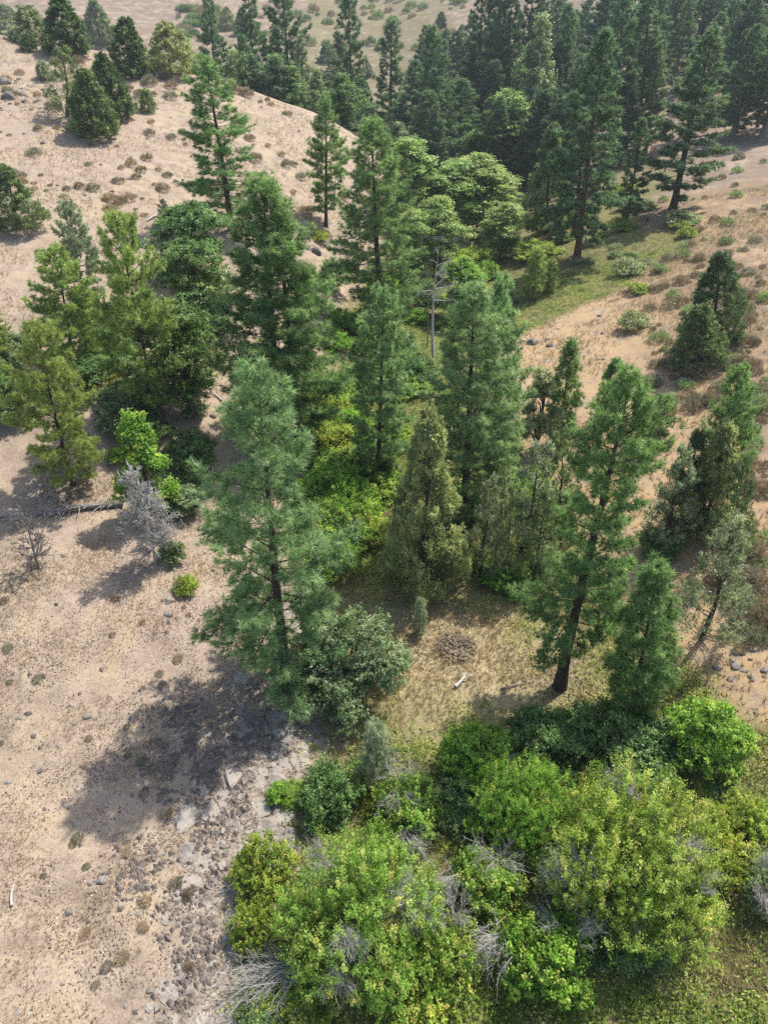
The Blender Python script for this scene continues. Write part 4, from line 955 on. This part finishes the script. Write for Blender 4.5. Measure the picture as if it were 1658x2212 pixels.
# basalt slabs of the ledge: broken, irregular plates with open joints and soil between
def clip(poly, n, d):
    out = []
    for i in range(len(poly)):
        a, b = poly[i], poly[(i + 1) % len(poly)]
        da, db = a @ n - d, b @ n - d
        if da <= 0: out.append(a)
        if (da < 0) != (db < 0): out.append(a + (b - a) * (da / (da - db)))
    return out
ledge = prop(empty('rock_ledge', at(500, 1700)[0]), 'cracked grey basalt ledge along the edge of the creek plants', kind='structure')
rg = np.random.default_rng(41)
pts = []
for _ in range(9000):
    y = rg.uniform(9, 33); x = creek_x(y) - rg.uniform(6, 17)
    rk = float(rocky(np.array(x), np.array(y)))
    if rk < .25 or rg.random() > .15 + rk: continue
    strip = abs(creek_x(y) - x - np.interp(y, [0, 12, 20, 27, 33, 38], [11.4, 11.4, 10.4, 9.2, 9.2, 11])) < .9
    md = rg.uniform(.5, .8) if strip else .2 + .5 * rg.random() ** 3
    if not strip and rg.random() < .74: continue
    if all((x - q[0]) ** 2 + ((y - q[1]) * .8) ** 2 > ((md + q[2]) * .62) ** 2 for q in pts): pts.append((x, y, md))
    if len(pts) >= 420: break
PA = np.array(pts)
ns = 0
for i, (x, y, md) in enumerate(pts):
    if ns >= 298: break
    if md < .5 and fbm(np.array(x / .9), np.array(y / .9)) < -.08 + .1 * rg.random(): continue
    c = PA[i, :2]
    th0 = rg.uniform(0, 6.28)
    poly = [c + md * (1.45 if md > .5 else 1.05) * np.array([math.cos(k + th0) * .85, math.sin(k + th0) * 1.15]) * rg.uniform(.62 if md < .5 else .8, 1.0) for k in np.arange(0, 6.28, .9)]
    for j in np.argsort(((PA[:, :2] - c) ** 2).sum(1))[1:12]:
        dv = PA[j, :2] - c; l = np.linalg.norm(dv); n = dv / l
        w = md / (md + PA[j, 2])
        poly = clip(poly, n, c @ n + l * w - rg.uniform(.0, .06))
        if len(poly) < 3: break
    if len(poly) < 3: continue
    q2 = []
    for k in range(len(poly)):
        a, b = poly[k], poly[(k + 1) % len(poly)]
        q2 += [a, (a + b) / 2 + rg.normal(0, .05, 2) * min(1, np.linalg.norm(b - a))]
    poly = q2
    hh = rg.uniform(.02, .06) + (rg.uniform(.05, .15) if rg.random() < .1 else 0); tx, ty = rg.normal(0, .05, 2)
    z0 = float(zt(c[0], c[1]))
    vs = []; n = len(poly)
    rad = [rg.uniform(.72, .95) for _ in poly]
    for q in poly: vs.append((q[0] - c[0], q[1] - c[1], -.35))
    for q in poly: vs.append((q[0] - c[0], q[1] - c[1], hh * .4 - .01 + tx * (q[0] - c[0]) + ty * (q[1] - c[1]) + rg.normal(0, .02)))
    for q, r in zip(poly, rad): vs.append(((q[0] - c[0]) * r, (q[1] - c[1]) * r, hh + tx * (q[0] - c[0]) + ty * (q[1] - c[1]) + rg.normal(0, .02)))
    vs.append((rg.normal(0, .04), rg.normal(0, .04), hh + rg.normal(0, .03)))
    fs = []
    for k in range(n):
        k2 = (k + 1) % n
        fs += [(k, k2, n + k2, n + k), (n + k, n + k2, 2 * n + k2, 2 * n + k), (2 * n + k, 2 * n + k2, 3 * n)]
    me = bpy.data.meshes.new('slab'); me.from_pydata(vs, [], fs)
    o = obj('slab', me, ledge, M['slab']); ns += 1
    o.location = Vector((c[0], c[1], z0)) - ledge.location

# ------------------------------------------------------------------ small dry bushes, rocks: one object each
rg = np.random.default_rng(77)
def view_pt(u0, u1, v0, v1): return at(rg.uniform(u0, u1), rg.uniform(v0, v1))[0]
def scatter(n, name, meshes, mats, areas, size, lab, cat, grp, sink=.0, keep=None):
    k = 0; tries = 0
    while k < n and tries < n * 8:
        tries += 1
        p = view_pt(*areas[rg.integers(len(areas))])
        if keep is not None and not keep(p): continue
        s_ = rg.uniform(*size)
        o = obj(name, meshes[k % len(meshes)], None, M[mats[rg.integers(len(mats))]])
        o.location = p + np.array([0, 0, sink * s_]); o.scale = (s_ * rg.uniform(.8, 1.2), s_, s_ * rg.uniform(.7, 1.1)); o.rotation_euler = (0, 0, rg.uniform(0, 6.28))
        prop(o, lab, cat, grp); k += 1
dry = lambda p: float(riparian(p[0], p[1])) < .35
drift = lambda p: dry(p) and float(fbm(p[0] / 7, p[1] / 7)) > rg.uniform(-.25, .12)
scatter(150, 'dry_bush', BUSH, ['drybush', 'sage', 'straw'], [(0, 780, 130, 470)], (.4, 1.7), 'small grey-brown dry bush dotted on the upper left slope', 'dry bush', 'dry bushes on the upper left slope', -.02, drift)
scatter(36, 'dry_bush', BUSH, ['drybush', 'straw', 'sage'], [(0, 420, 1240, 2190)], (.25, .62), 'low brown dry tuft on bare ground at the lower left', 'dry bush', 'dry tufts on the lower left ground', -.02, dry)
scatter(280, 'sagebrush', BUSH, ['sage', 'drybush', 'greybush', 'drybush'], [(1380, 1658, 280, 760), (1560, 1658, 760, 1420), (1400, 1658, 520, 900)], (.45, 1.9), 'small grey or brown brush on the right-hand slope', 'sagebrush', 'sagebrush on the right slope', -.02, drift)
scatter(14, 'sagebrush', BUSH, ['juniper_grey'], [(1240, 1480, 520, 580)], (1.0, 1.8), 'silvery sagebrush on the brow of the tan right bank', 'sagebrush', 'silvery sagebrush on the right bank', -.02)
scatter(230, 'scrub_bush', BUSH, ['drybush', 'juniper', 'juniper_dark', 'oak'], [(560, 1000, 0, 110), (380, 480, 20, 90), (1390, 1658, 0, 180)], (1.8, 5.5), 'hazy scrub bush on the tan far hillside', 'scrub bush', 'scrub on the far hillside', -.02)
scatter(40, 'scrub_bush', BUSH, ['sage', 'juniper', 'drybush'], [(70, 800, 120, 215)], (1.4, 2.6), 'scrub bush along the grassy crest of the left slope', 'scrub bush', 'scrub along the crest', -.02, dry)
scatter(130, 'rock', ROCK, ['rock'], [(0, 700, 180, 520), (0, 120, 170, 240)], (.25, .75), 'small dark rock lying on the upper left slope', 'rock', 'rocks on the upper left slope', -.04, dry)
scatter(60, 'rock', ROCK, ['slab', 'rock'], [(0, 480, 1200, 2200)], (.10, .30), 'small loose rock on the tan lower left ground', 'rock', 'rocks on the lower left ground', -.06, dry)
scatter(40, 'rock', ROCK, ['rock'], [(1540, 1658, 1250, 1560), (1130, 1450, 640, 820)], (.15, .5), 'small rock in the soil of the right bank', 'rock', 'rocks on the right bank', .05, dry)

# undergrowth: shrubs one by one along the creek bottom, and the lower trees far up the valley
def thicket(n, libs, mats, areas, w, asp, lab, cat, grp, name='leafy_bush', y=None):
    for i in range(n):
        a = areas[i % len(areas)]
        if y is None: p = view_pt(*a)
        else:
            yy = rg.uniform(*y); u = rg.uniform(a[0], a[1]); x = (u - 829) / FPX * (yy * math.cos(R_(PITCH)) + 30 * math.sin(R_(PITCH))); p = np.array([x, yy, float(zt(x, yy))])
        tm, cm, H, Rm = LIB[libs[rg.integers(len(libs))]]
        r = rg.uniform(*w); h = r * rg.uniform(*asp)
        e = empty(name, p - np.array([0, 0, .08]), (0, 0, rg.uniform(0, 6.28)), (r / Rm, r / Rm * rg.uniform(.85, 1.15), h / H))
        prop(e, lab, cat, grp)
        obj('trunk', tm, e, M['bark_grey']); obj('crown', cm, e, M[mats[rg.integers(len(mats))]])
thicket(120, ['shrub_a', 'shrub_b', 'shrub_c'], ['fresh', 'fresh', 'oak', 'fresh', 'willow'], [(650, 880, 860, 1120), (660, 900, 640, 860), (880, 1130, 520, 900), (980, 1180, 930, 1260), (640, 880, 870, 1130), (690, 800, 1080, 1240), (860, 1120, 440, 660)], (1.0, 2.5), (.8, 1.5), 'low green undergrowth shrub among the pines of the creek bottom', 'shrub', 'undergrowth among the pines')
thicket(26, ['shrub_b', 'shrub_a', 'shrub_c'], ['fresh', 'oak', 'lime', 'oak'], [(600, 1000, 1660, 1880), (880, 1250, 1690, 1950), (560, 900, 2050, 2210), (1500, 1658, 1650, 1980)], (.5, 1.1), (.5, .9), 'low leafy undergrowth between the big willows in front', 'shrub', 'undergrowth between the willows')
thicket(30, ['shrub_b', 'shrub_c'], ['greybush', 'oak', 'lime'], [(1120, 1480, 420, 560), (980, 1320, 380, 520)], (1.0, 2.4), (.6, 1.2), 'scrubby green bush on the flat between the cottonwoods and the right slope', 'shrub', 'bushes on the far green flat')
thicket(54, ['shrub_c', 'broad_dark', 'shrub_a', 'broad_dark'], ['oak', 'oak', 'greybush'], [(200, 310, 720, 900), (370, 480, 640, 900), (0, 70, 760, 940), (90, 240, 700, 840), (340, 430, 980, 1120), (240, 330, 860, 960)], (1.0, 2.2), (.9, 1.4), 'dark leafy brush filling in under the yellow-green pines at the left', 'shrub', 'brush under the left pines')
thicket(46, ['juniper_round', 'pine_far', 'juniper_mid', 'juniper_round'], ['juniper', 'juniper_dark', 'juniper_olive', 'pine_hazy'], [(400, 1000, 0, 0), (330, 760, 0, 0)], (2.6, 4.6), (1.0, 2.2), 'hazy tree dotted over the tan far hillside', 'tree', 'trees on the far hillside', 'tree', (270, 400))
thicket(80, ['broad_far', 'pine_far', 'broad_far', 'juniper_round'], ['oak', 'pine_hazy', 'greybush', 'pine_hazy'], [(430, 800, 0, 0), (560, 900, 0, 0)], (3.2, 5.2), (1.8, 2.8), 'hazy tree in the dense wood filling the valley behind the crest', 'tree', 'wood behind the crest', 'tree', (165, 250))
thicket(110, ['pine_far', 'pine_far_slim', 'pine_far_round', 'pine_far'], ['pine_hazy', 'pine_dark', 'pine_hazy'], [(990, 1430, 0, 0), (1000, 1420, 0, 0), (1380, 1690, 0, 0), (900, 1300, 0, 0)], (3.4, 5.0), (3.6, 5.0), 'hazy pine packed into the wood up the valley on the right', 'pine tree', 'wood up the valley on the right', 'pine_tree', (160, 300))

# ------------------------------------------------------------------ stuff: grasses, ground cover, litter, rubble
def cloud(n, x0, x1, y0, y1, wfun):
    x = rg.uniform(x0, x1, n * 4); y = y0 + (y1 - y0) * rg.random(n * 4)
    keep = rg.random(n * 4) < wfun(x, y)
    x, y = x[keep][:n], y[keep][:n]
    return np.stack([x, y, zt(x, y)], 1)
# ground cover of herbs over the creek bottom
def herb_w(x, y):
    q = x - creek_x(y)
    open_flat = np.exp(-(((x - 5) / 7.0) ** 2 + ((y - 31) / 5.0) ** 2))
    near = np.interp(y, [8, 25, 45, 90], [1, .9, .8, .5])
    return riparian(x, y) * np.clip(.5 + fbm(x / 2.2, y / 2.2) * 2.2 - .7 * open_flat, .03, 1) * near
c = cloud(90000, -16, 40, 8, 100, herb_w)
hn = len(c)
mlt = 3
cc = np.repeat(c, mlt, 0) + rg.normal(0, .09, (hn * mlt, 3)) * np.array([1, 1, 0]); cc[:, 2] += rg.random(len(cc)) ** 1.5 * (.15 + .5 * np.clip(fbm(cc[:, 0] / 1.5, cc[:, 1] / 1.5) + .4, 0, 1)) + .02
v = leaf_quads(rg, cc, np.tile([0, 0, 1.], (len(cc), 1)), .15, .075, .6)
ht = np.clip(.42 + fbm(cc[:, 0] / 1.6 + 7, cc[:, 1] / 1.6) * 1.1 + rg.normal(0, .16, len(cc)) + .42 * np.exp(-(((cc[:, 0] - 5) / 8) ** 2 + ((cc[:, 1] - 31) / 6) ** 2)) + .18 * np.clip((cc[:, 0] - 11) / 4, 0, 1) * (cc[:, 1] < 22), 0, 1)
hb = obj('ground_cover', mesh_poly('ground_cover', v, 4, ht), None, M['herb']); prop(hb, 'low green and yellow herbs covering the creek bottom', kind='stuff')
# dry grass
def grass(n, wf, x0, x1, y0, y1, ln, wd, k, lab, mat='straw', name='dry_grass'):
    c = cloud(n, x0, x1, y0, y1, wf)
    v, t = needle_tris(rg, c, np.tile([0, 0, 1.], (len(c), 1)) + rg.normal(0, .15, (len(c), 3)), k, ln, wd, (5, 65), .0)
    o = obj(name, mesh_poly(name, v, 3, t), None, M[mat]); prop(o, lab, kind='stuff')
grass(16000, lambda x, y: np.clip(.3 + fbm(x / 2.5, y / 2.5) * 2.4, 0, 1) * np.clip(1 - riparian(x, y), .0, 1) * np.clip(1 - rocky(x, y), .05, 1), -26, -3, 8, 50, .20, .016, 6, 'short dry straw grass on the left ground')
grass(16000, lambda x, y: np.clip(.3 + fbm(x / 5, y / 5) * 2.4, 0, 1) * np.clip(1 - riparian(x, y), 0, 1), -80, 5, 50, 150, .38, .035, 6, 'dry straw grass on the left slope')
grass(26000, lambda x, y: np.clip(.4 + fbm(x / 5, y / 5) * 2.4, 0, 1) * np.clip(1 - riparian(x, y), 0, 1), 14, 80, 22, 120, .48, .036, 6, 'dry straw grass on the right bank')
grass(22000, lambda x, y: riparian(x, y) * np.clip(.25 + fbm(x / 2.5 + 5, y / 2.5) * 2.2 + .6 * np.exp(-(((x - 5) / 7) ** 2 + ((y - 31) / 5) ** 2)), 0, 1), -8, 24, 12, 60, .34, .02, 6, 'dry grass among the herbs of the creek bottom')
# litter and rubble by the ledge
HEAPS = [(*at(u, v)[0][:2], r) for (u, v, r) in [(478, 1705, 1.3), (388, 1600, 1.3), (440, 1640, 1.2), (375, 1545, .8), (455, 1790, .9), (428, 1880, 1.0), (395, 1985, .9), (432, 2075, 1.1), (300, 1890, 1.0), (560, 1600, 1.3), (345, 1700, .9)]]
def rub_w(x, y):
    s = 0
    for hx, hy, r in HEAPS: s = s + np.exp(-((x - hx) ** 2 + ((y - hy) * .9) ** 2) / (r * r)) * np.clip(.5 + fbm(x / .7, y / .7) * 3, 0, 1)
    return np.clip(s + .002, 0, 1)
c = cloud(24000, -26, -2, 8, 44, lambda x, y: np.clip(fbm(x / 1.3, y / 1.3, 3) * 2.2 + .16 + .35 * np.clip(1 - np.abs(creek_x(y) - x - 12) / 4, 0, 1), 0, 1) * (1 - .8 * riparian(x, y)))
c[:, 2] += .02
v = leaf_quads(rg, c, np.tile([0, 0, 1.], (len(c), 1)), .11, .06, .5)
o = obj('leaf_litter', mesh_poly('leaf_litter', v, 4, rg.random(len(c)) ** .9), None, M['litter']); prop(o, 'reddish brown dead leaves littering the ground by the ledge', kind='stuff')
c = cloud(40000, -24, -2, 8, 42, rub_w)[:3200]
bv = np.array([[1, 0, 0], [-1, 0, 0], [0, 1, 0], [0, -1, 0], [0, 0, .8], [0, 0, -.5]], float); bf = np.array([[0, 2, 4], [2, 1, 4], [1, 3, 4], [3, 0, 4], [2, 0, 5], [1, 2, 5], [3, 1, 5], [0, 3, 5]])
n = len(c); rv = bv[None] * (.03 + .17 * rg.random((n, 1, 1)) ** 2.5) * rg.uniform(.6, 1.4, (n, 6, 3)); th = rg.uniform(0, 6.28, n)
rx = rv[..., 0] * np.cos(th)[:, None] - rv[..., 1] * np.sin(th)[:, None]; ry = rv[..., 0] * np.sin(th)[:, None] + rv[..., 1] * np.cos(th)[:, None]
vv = np.stack([rx, ry, rv[..., 2]], -1) + c[:, None]; vv[..., 2] += .02
o = obj('rubble', mesh_idx('rubble', vv.reshape(-1, 3), (bf[None] + 6 * np.arange(n)[:, None, None]).reshape(-1, 3), False), None, M['rubble']); prop(o, 'loose dark basalt rubble on and beside the ledge', kind='stuff')

# needles, twigs and cones dropped under the nearer pines
pc = []
for o in list(C.objects):
    if o.get('category') == 'pine tree' and 15 < o.location.y < 112 and o.get('group') is None:
        rr = 3.2; m = 420
        a = rg.uniform(0, 6.28, m); d = rr * np.sqrt(rg.random(m)) * rg.uniform(.5, 1.1, m)
        x = o.location.x + d * np.cos(a); y = o.location.y + d * np.sin(a)
        pc.append(np.stack([x, y, zt(x, y) + .03], 1))
c = np.concatenate(pc)
v = leaf_quads(rg, c, np.tile([0, 0, 1.], (len(c), 1)), .22, .07, .35)
o = obj('needle_litter', mesh_poly('needle_litter', v, 4, rg.random(len(c)) * .62), None, M['litter']); prop(o, 'brown needles and twigs fallen under the pines', kind='stuff')
